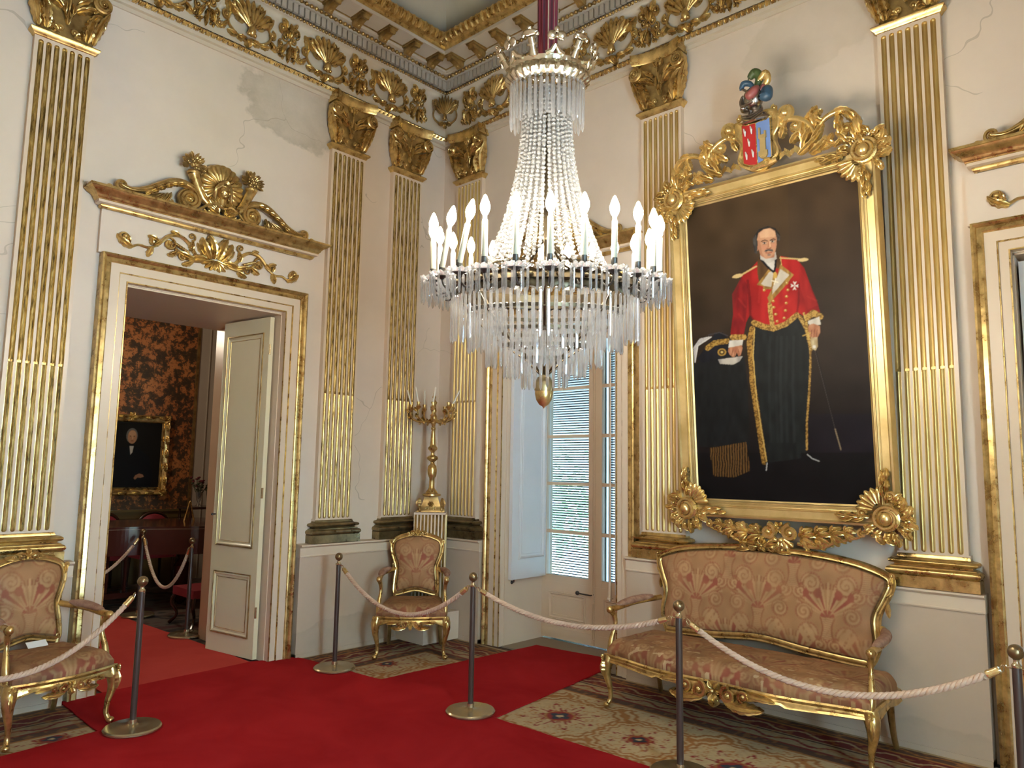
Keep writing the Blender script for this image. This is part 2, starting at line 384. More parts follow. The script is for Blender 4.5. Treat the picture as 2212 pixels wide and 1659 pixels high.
# architraves of the door and the two window openings (path runs so that the left of it is outward)
def architrave(name, c, wall):
    hw = .85; m = MB(True); a = c - hw; b = c + hw
    P = [(b, 0.0), (b, 3.165), (a, 3.165), (a, 0.0)]
    g = [(0, -.1), (0, .035), (.012, .04), (.024, .032), (.03, .022), (.055, .028), (.062, .024), (.066, .014)]
    m.sweep(P, g, False, 1)
    m.sweep(P, [(.066, .014), (.128, .014)], False, 0, caps=False); m.sweep(P, [(.128, .014), (.129, .008), (.134, .008), (.135, -.0)], False, 1, caps=False)
    m.sweep(P, [(.135, .0), (.184, .0)], False, 0, caps=False); m.sweep(P, [(.184, 0), (.186, .006), (.193, .006), (.195, -.0)], False, 1, caps=False); m.sweep(P, [(.195, 0), (.195, -.06)], False, 0, caps=False)
    # pale panel above, up to the hood
    m.box((a - .02, 3.165, -.1), (b + .02, 3.49, -.012), 2)
    o = struct(name, m, [CREAM, GOLD, WALLP], 30)
    if wall == 0: o.rotation_euler[2] = LR
    return o
architrave('trim_17', DC, 0); architrave('trim_18', WC1, 1); architrave('trim_19', WC2, 1)
# cream lining of the passage
def lining(name, c, depth, wall, h=DH):
    m = MB(True); t = .012
    m.box((c - DHW, 0, -depth), (c - DHW + t, h, -.06)); m.box((c + DHW - t, 0, -depth), (c + DHW, h, -.06)); m.box((c - DHW, h - t, -depth), (c + DHW, h, -.06))
    o = struct(name, m, CREAM, 30)
    if wall == 0: o.rotation_euler[2] = LR
    return o
lining('trim_20', DC, 1.27, 0); lining('trim_21', WC1, .62, 1); lining('trim_22', WC2, .62, 1)

# ---------------------------------------------------------------- pilasters
def shaft_mb(p=.0495):
    m = MB(True); z0, z1, zs = 1.145, 4.615, 2.304; r = .0165; pitch = .0497
    ft, fb = 4.588, 1.168
    vs = [z0, fb]; k = 5
    lowcap = [fb + r * (1 - math.cos(q * PI / 2 / k)) for q in range(1, k + 1)]
    topcap = [ft - r + r * math.sin(q * PI / 2 / k) for q in range(0, k + 1)]
    vs += lowcap + [zs - .012, zs - .008, zs + .008, zs + .012] + topcap + [z1]
    for j in range(7):
        uc = (j - 3) * pitch; rows = []
        for v in vs:
            hw = r
            if v < fb + r: hw = math.sqrt(max(0, r * r - (fb + r - v) ** 2)) if v > fb else 0
            if v > ft - r: hw = math.sqrt(max(0, r * r - (v - ft + r) ** 2)) if v < ft else 0
            row = [(uc - pitch / 2, v, 0), (uc - hw, v, 0)]
            for t in (-.75, -.4, 0, .4, .75):
                s = 1 - t * t
                if v <= zs - .012: w = -.006 + .016 * s
                elif v >= zs + .012: w = -.004 - .012 * s
                else: w = -.014
                row.append((uc + hw * t, v, w * hw / r))
            row += [(uc + hw, v, 0), (uc + pitch / 2, v, 0)]
            rows.append(row)
        m.grid(np.array(rows), [0, 1, 1, 1, 1, 1, 1, 0])
    e = 3.5 * pitch
    for sg in (-1, 1):
        a, b = sorted((sg * e, sg * .19)); m.box((a, z0, -p), (b, z1, 0), 0)
    m.box((-.2, z0, -p), (.2, z0 + .02, .004), 0)
    m.box((-.186, 1.13, -p), (.186, 4.6, -.022), 0)
    return m
def base_mb(p=.0445):
    m = MB(True); prof = [(-.062, .955), (-.062, 1.025), (-.054, 1.028), (-.062, 1.034), (-.068, 1.045), (-.068, 1.056), (-.060, 1.068), (-.045, 1.074), (-.045, 1.079), (-.026, 1.083), (-.022, 1.090), (-.030, 1.096), (-.040, 1.097), (-.050, 1.101), (-.055, 1.111), (-.050, 1.122), (-.038, 1.127), (-.022, 1.129), (-.012, 1.134), (-.008, 1.15), (0, 1.16)]
    m.sweep([(.19, -p - .005), (.19, 0), (-.19, 0), (-.19, -p - .005)], [(a, h) for a, h in prof], mp=lambda q: (q[0], q[2], q[1]), caps=False)
    return m
def capital_parts(root, mats):
    g = mats
    # necking
    m = MB(True); prof = [(0, 4.61), (-.008, 4.615), (-.012, 4.625), (-.03, 4.64), (-.034, 4.652), (-.028, 4.66), (0, 4.662)]
    m.sweep([(.19, -.0495), (.19, 0), (-.19, 0), (-.19, -.0495)], prof, mp=lambda q: (q[0], q[2], q[1]), caps=False); m.build('necking', g[0], root)
    # bell
    m = MB(True); rows = []
    for t in np.linspace(0, 1, 7):
        h = .178 + .012 * t; w = .0 + .03 * t ** 2; z = 4.66 + .44 * t
        rows.append([(-h, z, -.0495), (-h, z, w - .01), (-h * .97, z, w), (h * .97, z, w), (h, z, w - .01), (h, z, -.0495)])
    m.grid(rows); m.build('bell', g[1], root)
    # leaves
    m = MB(True)
    for sg in (-1, 1):
        m.leaf((sg * .13, 4.665), PI / 2 + sg * -.05, .21, .052, -sg * .25, .55, 5, 0, .012, .035)
        m.leaf((sg * .172, 4.665), PI / 2 - sg * .12, .30, .04, -sg * .35, .6, 5, 0, .0, .05)
        m.leaf((sg * .19, 4.87), -sg * .3 + (0 if sg > 0 else PI), .07, .022, -sg * .9, .5, 2, 0, .02)
        m.leaf((sg * .05, 4.69), PI / 2 - sg * .9, .10, .03, -sg * .9, .5, 3, 0, .012)
        m.scroll((sg * .045, 4.715), .032, .008, 1.2, -PI / 2, .009, .02, sg)
        m.leaf((sg * .03, 4.86), PI / 2 - sg * .85, .17, .032, -sg * .35, .5, 4, 0, .03)
        m.leaf((sg * .04, 4.93), PI / 2 - sg * 1.1, .12, .028, sg * .5, .5, 3, 0, .035)
        m.leaf((sg * .13, 4.80), PI / 2 - sg * .25, .15, .035, -sg * .8, .5, 3, 0, .03)
        m.tube([(sg * .01, 4.80, .02), (sg * .04, 4.90, .03), (sg * .10, 4.98, .04), (sg * .17, 5.02, .05)], [.008, .012, .015, .012], 6)
    m.leaf((0, 4.74), PI / 2, .13, .022, 0, .6, 2, 0, .02)
    for sg in (-1, 1):
        for k in range(4): m.leaf((sg * (.125 + .012 * k), 4.675 + .035 * k), PI / 2 + sg * (.9 - .22 * k), .085, .018, -sg * .9, .6, 2, 0, .03 + .006 * k)
        for k in range(3): m.leaf((sg * .150, 4.78 + .06 * k), PI / 2 - sg * (.9 - .1 * k), .07, .018, sg * .9, .6, 2, 0, .045)
        m.leaf((sg * .085, 4.905), PI / 2 - sg * 1.0, .11, .02, -sg * .7, .6, 3, 0, .05); m.leaf((sg * .02, 4.83), PI / 2 - sg * .35, .10, .02, sg * .7, .6, 2, 0, .03)
    m.build('acanthus_leaf', g[0], root)
    # volutes
    for sg in (-1, 1):
        m = MB(True); c = (sg * .200, 4.985)
        m.lathe([(.062, -.03), (.064, .035), (.055, .042), (.02, .040), (.0, .05)], 22, (c[0], c[1], .045), 0, up=2)
        m.scroll(c, .058, .010, 2.3, PI / 2, .0085, .090, sg * 1, 44)
        m.build('volute', g[2], root)
    # grapes
    m = MB(True)
    for i in range(16):
        q = rng.uniform(-1, 1, 2); y = q[1] * .035; m.sph((q[0] * .026 * (1 - .4 * (y < 0)), 5.035 + y, .05 + .012 * rng.rand()), .0095, 6, 4)
    m.leaf((-.012, 5.0), PI / 2 + .6, .07, .018, -.4, .5, 2, 0, .04); m.leaf((.012, 5.0), PI / 2 - .6, .07, .018, .4, .5, 2, 0, .04)
    m.tube([(0, 4.87, .02), (0, 4.95, .045), (0, 5.0, .05)], [.006, .01, .006], 6); m.build('grape_cluster', g[0], root)
    # abacus, concave in plan
    m = MB(True); rows = []; U = np.linspace(-.225, .225, 15)
    for u in U:
        w = .03 + .062 * (abs(u) / .225) ** 2.2
        rows.append([(u * 1.0, 5.065, -.0495), (u, 5.065, w), (u * 1.015, 5.08, w + .012), (u * 1.02, 5.105, w + .016), (u * 1.02, 5.11, w + .02), (u * 1.02, 5.155, w + .022), (u, 5.16, -.0495)])
    o_ = m.n; m.grid(rows)
    m.F.append(tuple(range(o_, o_ + 7))); m.F.append(tuple(range(o_ + 14 * 7 + 6, o_ + 14 * 7 - 1, -1))); m.M += [0, 0]
    m.build('abacus', g[2], root)
def pilaster(name, u, wall, label, flute, capm, basem):
    t = thing(name, label, 'pilaster', (0, u, 0) if wall == 0 else (u, 0, 0), LR if wall == 0 else 0, 'fluted pilasters round the hall')
    shaft_mb().build('shaft', [CREAM, flute], t, 32); base_mb().build('base', basem, t, 48)
    capital_parts(t, capm)
    return t
G3 = (GOLD, GOLDD, GOLD)
pilaster('pilaster', -3.66, 0, 'fluted gilt pilaster between the door and the cut-off armchair', FLUTE, G3, GOLD)
pilaster('pilaster', -1.219, 0, 'fluted gilt pilaster just right of the open door, blackened base', FLUTE, G3, BRONZE)
pilaster('pilaster', -.497, 0, 'fluted gilt pilaster behind the candelabrum on the door wall, its capital beside the corner', FLUTE, G3, BRONZE)
pilaster('pilaster', .3925, 1, 'fluted gilt pilaster between the room corner and the tall shuttered window', FLUTEC, G3, BRONZE)
pilaster('pilaster', 2.687, 1, 'fluted gilt pilaster between the shuttered window and the big portrait', FLUTEC, G3, GOLD)
pilaster('pilaster', 4.569, 1, 'fluted gilt pilaster between the big portrait and the doorway beyond it', FLUTEC, G3, GOLD)
# ---------------------------------------------------------------- frieze ornaments
def palmette_mb(corner=False):
    m = MB(True)
    m.shell((0, -.07), .215, PI * .14, PI * .86, 9, .035, 0, .03, .12)
    for i in range(9):
        a = PI * .14 + PI * .72 * (i + .5) / 9; r = .20
        m.leaf((.05 * math.cos(a), -.07 + .05 * math.sin(a)), a, .18, .030, 0, .5, 2, 0, .035, .03)
    m.sph((0, -.085, .06), (.035, .045, .03), 8, 6); m.sph((-.028, -.11, .06), .018, 6, 5); m.sph((.028, -.11, .06), .018, 6, 5)
    m.leaf((0, -.12), -PI / 2, .075, .045, 0, .5, 2, 0, .02)
    for sg in (-1, 1):
        m.leaf((sg * .02, -.12), -PI / 2 + sg * .9, .10, .028, sg * .9, .5, 3, 0, .02)
        t = np.linspace(0, 1, 16); a = -PI / 2 + t * PI * .78
        P = np.stack([sg * (.005 + .195 * np.cos(a) ** 1.0 * np.sin(np.minimum(1, t * 1.4 + .15) * PI / 2)), -.045 + .125 * np.sin(a), .02 + 0 * t], 1)
        m.tube(P, [.006, .013, .012, .009], 6)
        m.scroll((sg * .165, .085), .052, .012, 1.5, -PI / 2, .010, .022, sg)
        m.leaf((sg * .18, .0), PI / 2 - sg * .1, .13, .028, -sg * .5, .5, 4, 0, .015)
        m.sph((sg * .155, .09, .035), (.022, .03, .016), 7, 5)
    return m
def spray_mb():
    m = MB(True)
    m.leaf((0, .01), PI / 2, .12, .032, 0, .5, 3, 0, .02, .02)
    for sg in (-1, 1):
        m.leaf((sg * .01, .02), PI / 2 - sg * .6, .09, .024, sg * .2, .5, 3, 0, .02)
        m.scroll((sg * .05, .02), .040, .008, 1.5, PI / 2, .008, .02, sg)
        m.scroll((sg * .085, -.04), .034, .008, 1.4, PI / 2, .008, .018, -sg)
        m.leaf((sg * .02, -.03), -PI / 2 + sg * .9, .10, .026, -sg * .6, .5, 4, 0, .02)
        m.rosette((sg * .062, -.115), .036, 5, 0, .012)
        m.tube([(sg * .01, 0, .015), (sg * .03, -.06, .02), (sg * .06, -.11, .02), (sg * .11, -.14, .02)], [.008, .007, .004], 5)
    m.sph((0, -.01, .03), .016, 7, 5); m.leaf((0, -.03), -PI / 2, .13, .022, 0, .5, 3, 0, .02)
    return m
PALM = palmette_mb(); SPRAY = spray_mb()
for sg in (-1, 1):
    PALM.scroll((sg * .215, -.02), .040, .010, 1.5, PI / 2, .010, .02, -sg); PALM.leaf((sg * .20, -.06), -PI / 2 + sg * .5, .10, .026, sg * .6, .5, 3, 0, .015); PALM.leaf((sg * .10, -.14), (0 if sg > 0 else PI) - sg * .1, .10, .024, sg * .5, .5, 3, 0, .02)
    PALM.scroll((sg * .09, .145), .026, .008, 1.3, -PI / 2, .008, .03, sg)
    SPRAY.scroll((sg * .075, .085), .040, .010, 1.5, -PI / 2, .010, .02, sg); SPRAY.leaf((sg * .03, .08), PI / 2 - sg * .3, .09, .024, -sg * .6, .5, 3, 0, .03); SPRAY.scroll((sg * .115, -.10), .03, .008, 1.4, PI / 2, .008, .02, sg)
PALM.xf(Matrix.Diagonal((.98, 1.15, 1.12, 1))); SPRAY.xf(Matrix.Diagonal((.92, 1.25, 1.22, 1)))
proto = None
def first_or_dup(proto, mb, name, mats, loc, rz, label, cat, group):
    if proto is None:
        o = mb.build(name, mats, None, 50); o.location = loc; o.rotation_euler[2] = rz; return tag(o, label, cat, group)
    return dup(proto, loc, rz, label, group)
p0 = s0 = None
ZF = 5.425
for w, us in ((0, [-.79, -1.545, -2.30, -3.05, -3.80]), (1, [.77, 1.50, 2.235, 2.965, 3.70])):
    for i, u in enumerate(us):
        wn = 'over the door wall' if w == 0 else 'over the portrait wall'
        q = first_or_dup(p0, PALM, 'shell_palmette', GOLD, (0, u, ZF) if w == 0 else (u, 0, ZF), LR if w == 0 else 0, 'gilt shell palmette in the frieze %s, %s out from the corner one' % (wn, ORD[i]), 'frieze ornament', 'gilt shell palmettes along the frieze')
        p0 = p0 or q
        su = u + .375 * (1 if w == 0 else -1)
        q = first_or_dup(s0, SPRAY, 'scroll_spray', GOLD, (0, su, ZF) if w == 0 else (su, 0, ZF), LR if w == 0 else 0, 'small gilt leaf spray in the frieze %s, %s from the corner' % (wn, ORD[i]), 'frieze ornament', 'gilt leaf sprays along the frieze')
        s0 = s0 or q
o = palmette_mb(True).build('shell_palmette', GOLDD, None, 50); o.location = (.12, -.12, ZF); o.scale = (.62, .8, 1); o.rotation_euler[2] = PI / 4
tag(o, 'dark gilt shell palmette spanning the corner of the frieze', 'frieze ornament', 'gilt shell palmettes along the frieze')
# brackets under the cornice soffit
def bracket():
    t = thing('cornice_bracket', '', 'bracket', (0, 0, 0), 0, 'gilt scroll brackets under the cornice')
    m = MB(True); m.box((-.05, .035, .0), (.05, .05, .19)); m.box((-.056, .05, -.0), (.056, .058, .2)); m.build('cap', GOLDD, t, 30)
    m = MB(True)
    m.sweep([(-.034, 0), (.034, 0)], [(.035, 0), (.0, 0), (-.03, .012), (-.035, .035), (-.02, .06), (-.004, .10), (.008, .135), (.004, .16), (.012, .18), (.035, .185)], mp=lambda p: (p[0], p[1], p[2]))
    m.leaf((0, -.035), PI / 2, .05, .022, 0, .5, 3, 0, .05); m.tube([(-.036, -.01, .03), (.036, -.01, .03)], .026, 10); m.tube([(-.036, .018, .165), (.036, .018, .165)], .018, 10)
    m.build('scroll', BRONZE if False else GOLDD, t, 40); return t
b0 = bracket(); b0.location = (.40, -.155, 5.815); b0['label'] = 'gilt scroll bracket under the cornice on the portrait wall, first from the corner'
for i in range(1, 11):
    dup(b0, (.40 + .318 * i, -.155, 5.815), 0, 'gilt scroll bracket under the cornice on the portrait wall, %s from the corner' % ORD[i])
for i in range(0, 11):
    dup(b0, (.155, -.39 - .312 * i, 5.815), LR, 'gilt scroll bracket under the cornice on the door wall, %s from the corner' % ORD[i])

# ---------------------------------------------------------------- overdoor hoods
def hood(label, loc, rz, full=True):
    t = thing('overdoor_pediment', label, 'pediment', loc, rz, 'gilt pediments over the doorways')
    h = .865
    m = MB(True)
    prof = [(0, 0), (.012, .02), (.014, .04), (.03, .045), (.034, .06)]; P = [(-h, -.02), (-h, .0), (h, .0), (h, -.02)]
    # cornice runs along the wall with returns at both ends (outward profile)
    path = [(h, -.03), (h, .005), (-h, .005), (-h, -.03)]
    A = [(-.0, 3.488), (-.018, 3.492), (-.026, 3.505), (-.026, 3.515)]
    B = [(-.026, 3.515), (-.05, 3.522), (-.05, 3.54)]
    Cc = [(-.05, 3.54), (-.056, 3.543), (-.060, 3.552), (-.066, 3.556), (-.070, 3.566), (-.082, 3.583), (-.104, 3.594), (-.116, 3.603), (-.122, 3.612), (-.132, 3.613), (-.132, 3.630), (.03, 3.633)]
    conv = lambda q: (q[0], q[2], q[1])
    m.sweep(path, A, mat=0, mp=conv, caps=False); m.sweep(path, B, mat=1, mp=conv, caps=False); m.sweep(path, Cc, mat=0, mp=conv, caps=False)
    m.build('hood_moulding', [GOLD, CREAM], t, 35)
    z = 3.635
    for sg in (-1, 1):
        m = MB(True)
        P_ = smooth_path([(sg * x, z + y, .055) for x, y in ((.215, .155), (.265, .185), (.34, .195), (.42, .175), (.51, .12), (.60, .065), (.69, .038), (.765, .05))], 34)
        m.tube(P_, [.018, .030, .034, .032, .028, .024, .018, .012], 8); m.tube(P_ + [0, 0, .022], [.008, .010, .012, .010, .008, .006], 6)
        for k in range(6): m.leaf((sg * (.30 + .05 * k), z + .185 - .012 * k ** 1.45), (0 if sg > 0 else PI) - sg * (.15 + .11 * k), .075, .022, 0, .5, 2, 0, .085)
        m.scroll((sg * .765, z + .052), .045, .012, 1.4, -PI / 2, .012, .05, sg)
        m.scroll((sg * .70, z + .035), .018, .006, 1.2, -PI / 2, .007, .05, -sg)
        m.scroll((sg * .845, z + .015), .022, .006, 1.2, -PI / 2, .009, .05, sg)
        m.build('swan_neck', GOLD, t, 50)
        m = MB(True)
        m.scroll((sg * .265, z + .085), .088, .028, 2.0, PI / 2, .019, .055, sg, 44); m.lathe([(.09, .03), (.085, .045), (.03, .05), (0, .055)], 20, (sg * .265, z + .085, 0), up=2); m.rosette((sg * .265, z + .085), .028, 6, 0, .07)
        m.build('volute', GOLD, t, 50)
        m = MB(True)
        for k in range(4):
            m.leaf((sg * (.40 + .02 * k), z + .12 - .01 * k), -PI / 2 + sg * (.1 + .28 * k), .11 + .02 * k, .020, sg * .5, .5, 2, 0, .03)
            m.scroll((sg * (.40 + .055 * k), z + .03), .018, .006, 1.1, PI / 2, .006, .04, sg, 14)
        m.tube([(sg * .36, z + .01, .03), (sg * .6, z + .015, .03), (sg * .72, z + .01, .03)], [.01, .008, .004], 5)
        m.build('openwork_leaf', GOLDD, t, 50)
        # cornucopia
        m = MB(True)
        P = [(sg * .02, z + .03, .05), (sg * .10, z + .06, .06), (sg * .165, z + .12, .06), (sg * .205, z + .20, .055), (sg * .235, z + .27, .05), (sg * .245, z + .30, .05)]
        m.tube(P, [.012, .022, .032, .036, .040, .046], 12)
        m.lathe([(.046, -.012), (.052, 0), (.046, .012)], 14, (sg * .247, z + .31, .05), up=1)
        for k in range(3): m.leaf((sg * (.09 + .035 * k), z + .06 + .045 * k), PI / 2 - sg * .75, .09, .02, .1 * sg, .5, 3, 0, .075)
        m.build('cornucopia', GOLD, t, 50)
        m = MB(True); cx, cz = sg * .25, z + .375
        for k in range(26):
            a = rng.uniform(0, 2 * PI); r = rng.uniform(0, .055)
            m.sph((cx + r * math.cos(a), cz + r * math.sin(a) * .9, .05 + rng.uniform(0, .03)), rng.uniform(.012, .02), 6, 5)
        for k in range(14):
            a = PI * (-.15 + 1.3 * k / 13); m.leaf((cx + .03 * math.cos(a), cz + .03 * math.sin(a)), a, .06 + .015 * rng.rand(), .015, rng.uniform(-.5, .5), .6, 2, 0, .05, .02)
        m.build('fruit', GOLDD, t, 50)
    # halo disc with flutes and the mask
    m = MB(True); n = 22; c = (0, z + .262)
    A = np.linspace(0, 2 * PI, n * 4 + 1)[:-1]; R = [(.03, .045), (.10, .05), (.17, .045), (.182, .03), (.19, .0)]
    rows = [[(c[0] + r * (1 - .04 * (i >= 2) * (1 - abs(math.sin(n * a / 2)))) * math.cos(a), c[1] + r * math.sin(a) * 1.03, w + .014 * abs(math.sin(n * a / 2)) * (r > .05)) for a in A] for i, (r, w) in enumerate(R)]
    m.grid(np.array(rows), cj=True); m.build('halo', GOLD, t, 50)
    m = MB(True); fz = z + .215
    m.sph((0, fz, .075), (.052, .072, .055), 14, 12)                       # face
    m.sph((0, fz - .048, .092), (.026, .022, .03), 8, 6)                   # chin
    m.tube([(0, fz + .03, .125), (0, fz + .005, .135), (0, fz - .012, .142)], [.007, .009, .012], 7)   # nose
    m.sph((0, fz - .030, .126), (.016, .006, .008), 8, 5); m.sph((0, fz - .040, .122), (.013, .006, .008), 8, 5)
    for sg in (-1, 1):
        m.sph((sg * .021, fz + .012, .118), (.011, .006, .008), 8, 5); m.tube([(sg * .008, fz + .028, .124), (sg * .022, fz + .032, .12), (sg * .036, fz + .024, .108)], [.004, .005, .003], 5)
        m.sph((sg * .03, fz - .015, .105), (.018, .018, .016), 8, 6)
    m.tube([(0, fz - .06, .06), (0, fz - .11, .05)], [.03, .035], 10)
    m.build('face', GOLD, t, 60)
    m = MB(True)
    for k in range(16):
        a = PI * (.02 + .96 * k / 15); x, y = .048 * math.cos(a), fz + .02 + .062 * math.sin(a)
        m.tube([(x * .5, y * .5 + (fz + .06) * .5, .115), (x * 1.0, y, .09), (x * 1.35, y - .02, .07), (x * 1.5 + .01 * math.sin(k * 3), y - .06 - .03 * abs(math.cos(a)), .06), (x * 1.35, y - .10, .05)], [.012, .016, .014, .008], 6)
    m.build('hair', GOLDD, t, 60)
    m = MB(True)
    for sg in (-1, 1):
        for k in range(5): m.leaf((sg * .02, z + .02), PI / 2 - sg * (.35 + .25 * k), .16 - .012 * k, .028, sg * .35, .5, 4, 0, .05 + .005 * k)
        m.tube([(0, z + .07, .08), (sg * .06, z + .095, .085), (sg * .13, z + .07, .08), (sg * .19, z + .02, .06)], [.012, .014, .012, .008], 7)
        for k in range(12): m.sph((sg * (.03 + .012 * k), z + .015 + .012 * math.sin(k * 2.1), .07), .012, 6, 5)
    m.build('leaf_swag', GOLD, t, 50)
    return t
hood('gilt pediment with a woman\'s mask and horns of plenty over the open door', (-.0, DC, 0), LR)
hood('gilt pediment over the shuttered window, half hidden by the chandelier', (WC1, 0, 0), 0).scale = (.925, 1, 1)
hood('gilt pediment end over the doorway right of the portrait', (WC2, 0, 0), 0).scale = (.925, 1, 1)
def garland(label, loc, rz):
    t = thing('leaf_garland', label, 'garland', loc, rz, 'gilt garlands over the doorways'); z = 3.33
    m = MB(True)
    for sg in (-1, 1):
        m.leaf((sg * .015, z - .05), PI / 2 - sg * .12, .20, .048, -sg * .35, .5, 5, 0, .02, .03); m.leaf((sg * .03, z - .05), PI / 2 - sg * .8, .19, .044, sg * .55, .5, 5, 0, .015, .02)
        m.leaf((sg * .05, z - .05), (0 if sg > 0 else PI) + sg * .1, .17, .036, -sg * .5, .5, 5, 0, .01); m.leaf((sg * .05, z - .04), (0 if sg > 0 else PI) + sg * .55, .15, .030, sg * .5, .5, 4, 0, .01)
        m.scroll((sg * .045, z + .115), .028, .008, 1.3, PI / 2, .007, .03, -sg)
    for k in range(7):
        a = -PI / 2 + (k - 3) * .36; m.leaf((0, z - .04), a, .085 + .015 * abs(k - 3), .024, .3 * (k - 3) / 3, .5, 3, 0, .01, .01)
    m.build('centre_leaf', GOLD, t, 50)
    for sg in (-1, 1):
        m = MB(True); sp = lambda P, r: m.tube(smooth_path([(sg * x, z + y, .018) for x, y in P], 26), r, 7)
        sp([(.10, -.07), (.17, -.03), (.22, .04), (.29, .085), (.37, .075), (.43, .02), (.47, -.03)], [.012, .016, .014, .016, .012])
        sp([(.10, -.075), (.19, -.085), (.27, -.055), (.33, -.02)], [.012, .014, .016, .012]); sp([(.47, -.03), (.53, -.06), (.60, -.055), (.66, -.08), (.73, -.06), (.745, -.01)], [.010, .010, .009, .012, .010])
        m.scroll((sg * .205, z + .105), .034, .008, 1.3, -PI / 2, .008, .018, -sg); m.scroll((sg * .375, z + .005), .052, .012, 1.4, PI / 2, .011, .02, sg); m.rosette((sg * .375, z + .005), .030, 6, 0, .025)
        m.scroll((sg * .27, z - .075), .034, .008, 1.2, PI / 2, .008, .018, -sg); m.scroll((sg * .705, z - .015), .040, .012, 1.3, -PI / 2, .010, .018, sg); m.sph((sg * .705, z - .015, .03), .02, 8, 6)
        for (x, y, a_, L, Wd, bn) in ((.63, -.085, .15, .15, .030, .8), (.66, -.06, .9, .08, .022, .5), (.50, -.045, -1.2, .09, .026, 0), (.50, -.04, 1.2, .07, .020, .3), (.455, .0, .6, .09, .024, -.4), (.30, .075, .9, .08, .022, -.9), (.20, -.02, 1.3, .09, .024, .7), (.155, -.075, .1, .17, .030, .3), (.18, -.09, -.7, .10, .026, .5), (.30, -.03, -.9, .10, .026, .7), (.43, .03, -1.0, .08, .022, .5)):
            m.leaf((sg * x, z + y), a_ if sg > 0 else PI - a_, L, Wd, bn * sg, .55, 4, 0, .022)
        for k in range(6): m.sph((sg * (.24 + .018 * k), z - .03 + .008 * k, .035), (.017, .014, .014), 7, 5)
        m.build('tendril', GOLD, t, 50)
    return t
garland('gilt leaf garland on the panel between the open door and its pediment', (-.012, DC, 0), LR)
garland('gilt leaf garland over the shuttered window', (WC1, .012, 0), 0)
garland('gilt leaf garland end over the doorway right of the portrait', (WC2, .012, 0), 0)

# ---------------------------------------------------------------- open door leaf in the passage
def panelled(m, a, b, z0, z1, y, fr=.028, mat=1, sg=-1):
    """raised panel moulding on a face at y, facing sg*Y"""
    P = [(b, z0), (b, z1), (a, z1), (a, z0)]; mp = lambda q: (q[0], y + sg * q[2], q[1])
    m.sweep(P, [(0, 0), (.001, .009), (.007, .010), (.010, .004)], True, mat, mp=mp); m.sweep(P, [(.010, .004), (.018, .010), (.026, .004), (.030, .0)], True, 0, mp=mp)
    P = [(b - .045, z0 + .045), (b - .045, z1 - .045), (a + .045, z1 - .045), (a + .045, z0 + .045)]
    m.sweep(P, [(0, 0), (.001, .004), (.004, .004), (.006, 0)], True, mat, mp=mp)
ROOM_DOOR = thing('door_1', 'cream panelled door leaf with gilt mouldings, swung open into the passage', 'door', (0, 0, 0)); ROOM_DOOR['kind'] = 'structure'; ROOM_DOOR.matrix_world = Matrix.Translation((-.12, -1.835, 0)) @ Matrix.Rotation(.145, 4, 'Z') @ Matrix.Translation((.12, 1.835, 0))
m = MB(); m.box((-.80, -1.868, .012), (-.14, -1.825, 2.935)); panelled(m, -.735, -.215, .92, 2.80, -1.868); panelled(m, -.735, -.215, .17, .70, -1.868)
m.build('door_leaf', [CREAMD, GOLDD], ROOM_DOOR, 30)
m = MB(); m.tube([(-.77, -1.868, 1.19), (-.77, -1.895, 1.19)], .006, 8); m.sph((-.77, -1.90, 1.19), .013, 8, 6); m.build('knob', BLACK, ROOM_DOOR)
for z in (.35, 1.35, 2.6):
    m = MB(); m.tube([(-.135, -1.862, z), (-.135, -1.862, z + .09)], .009, 8); m.build('hinge', BRASS, ROOM_DOOR)

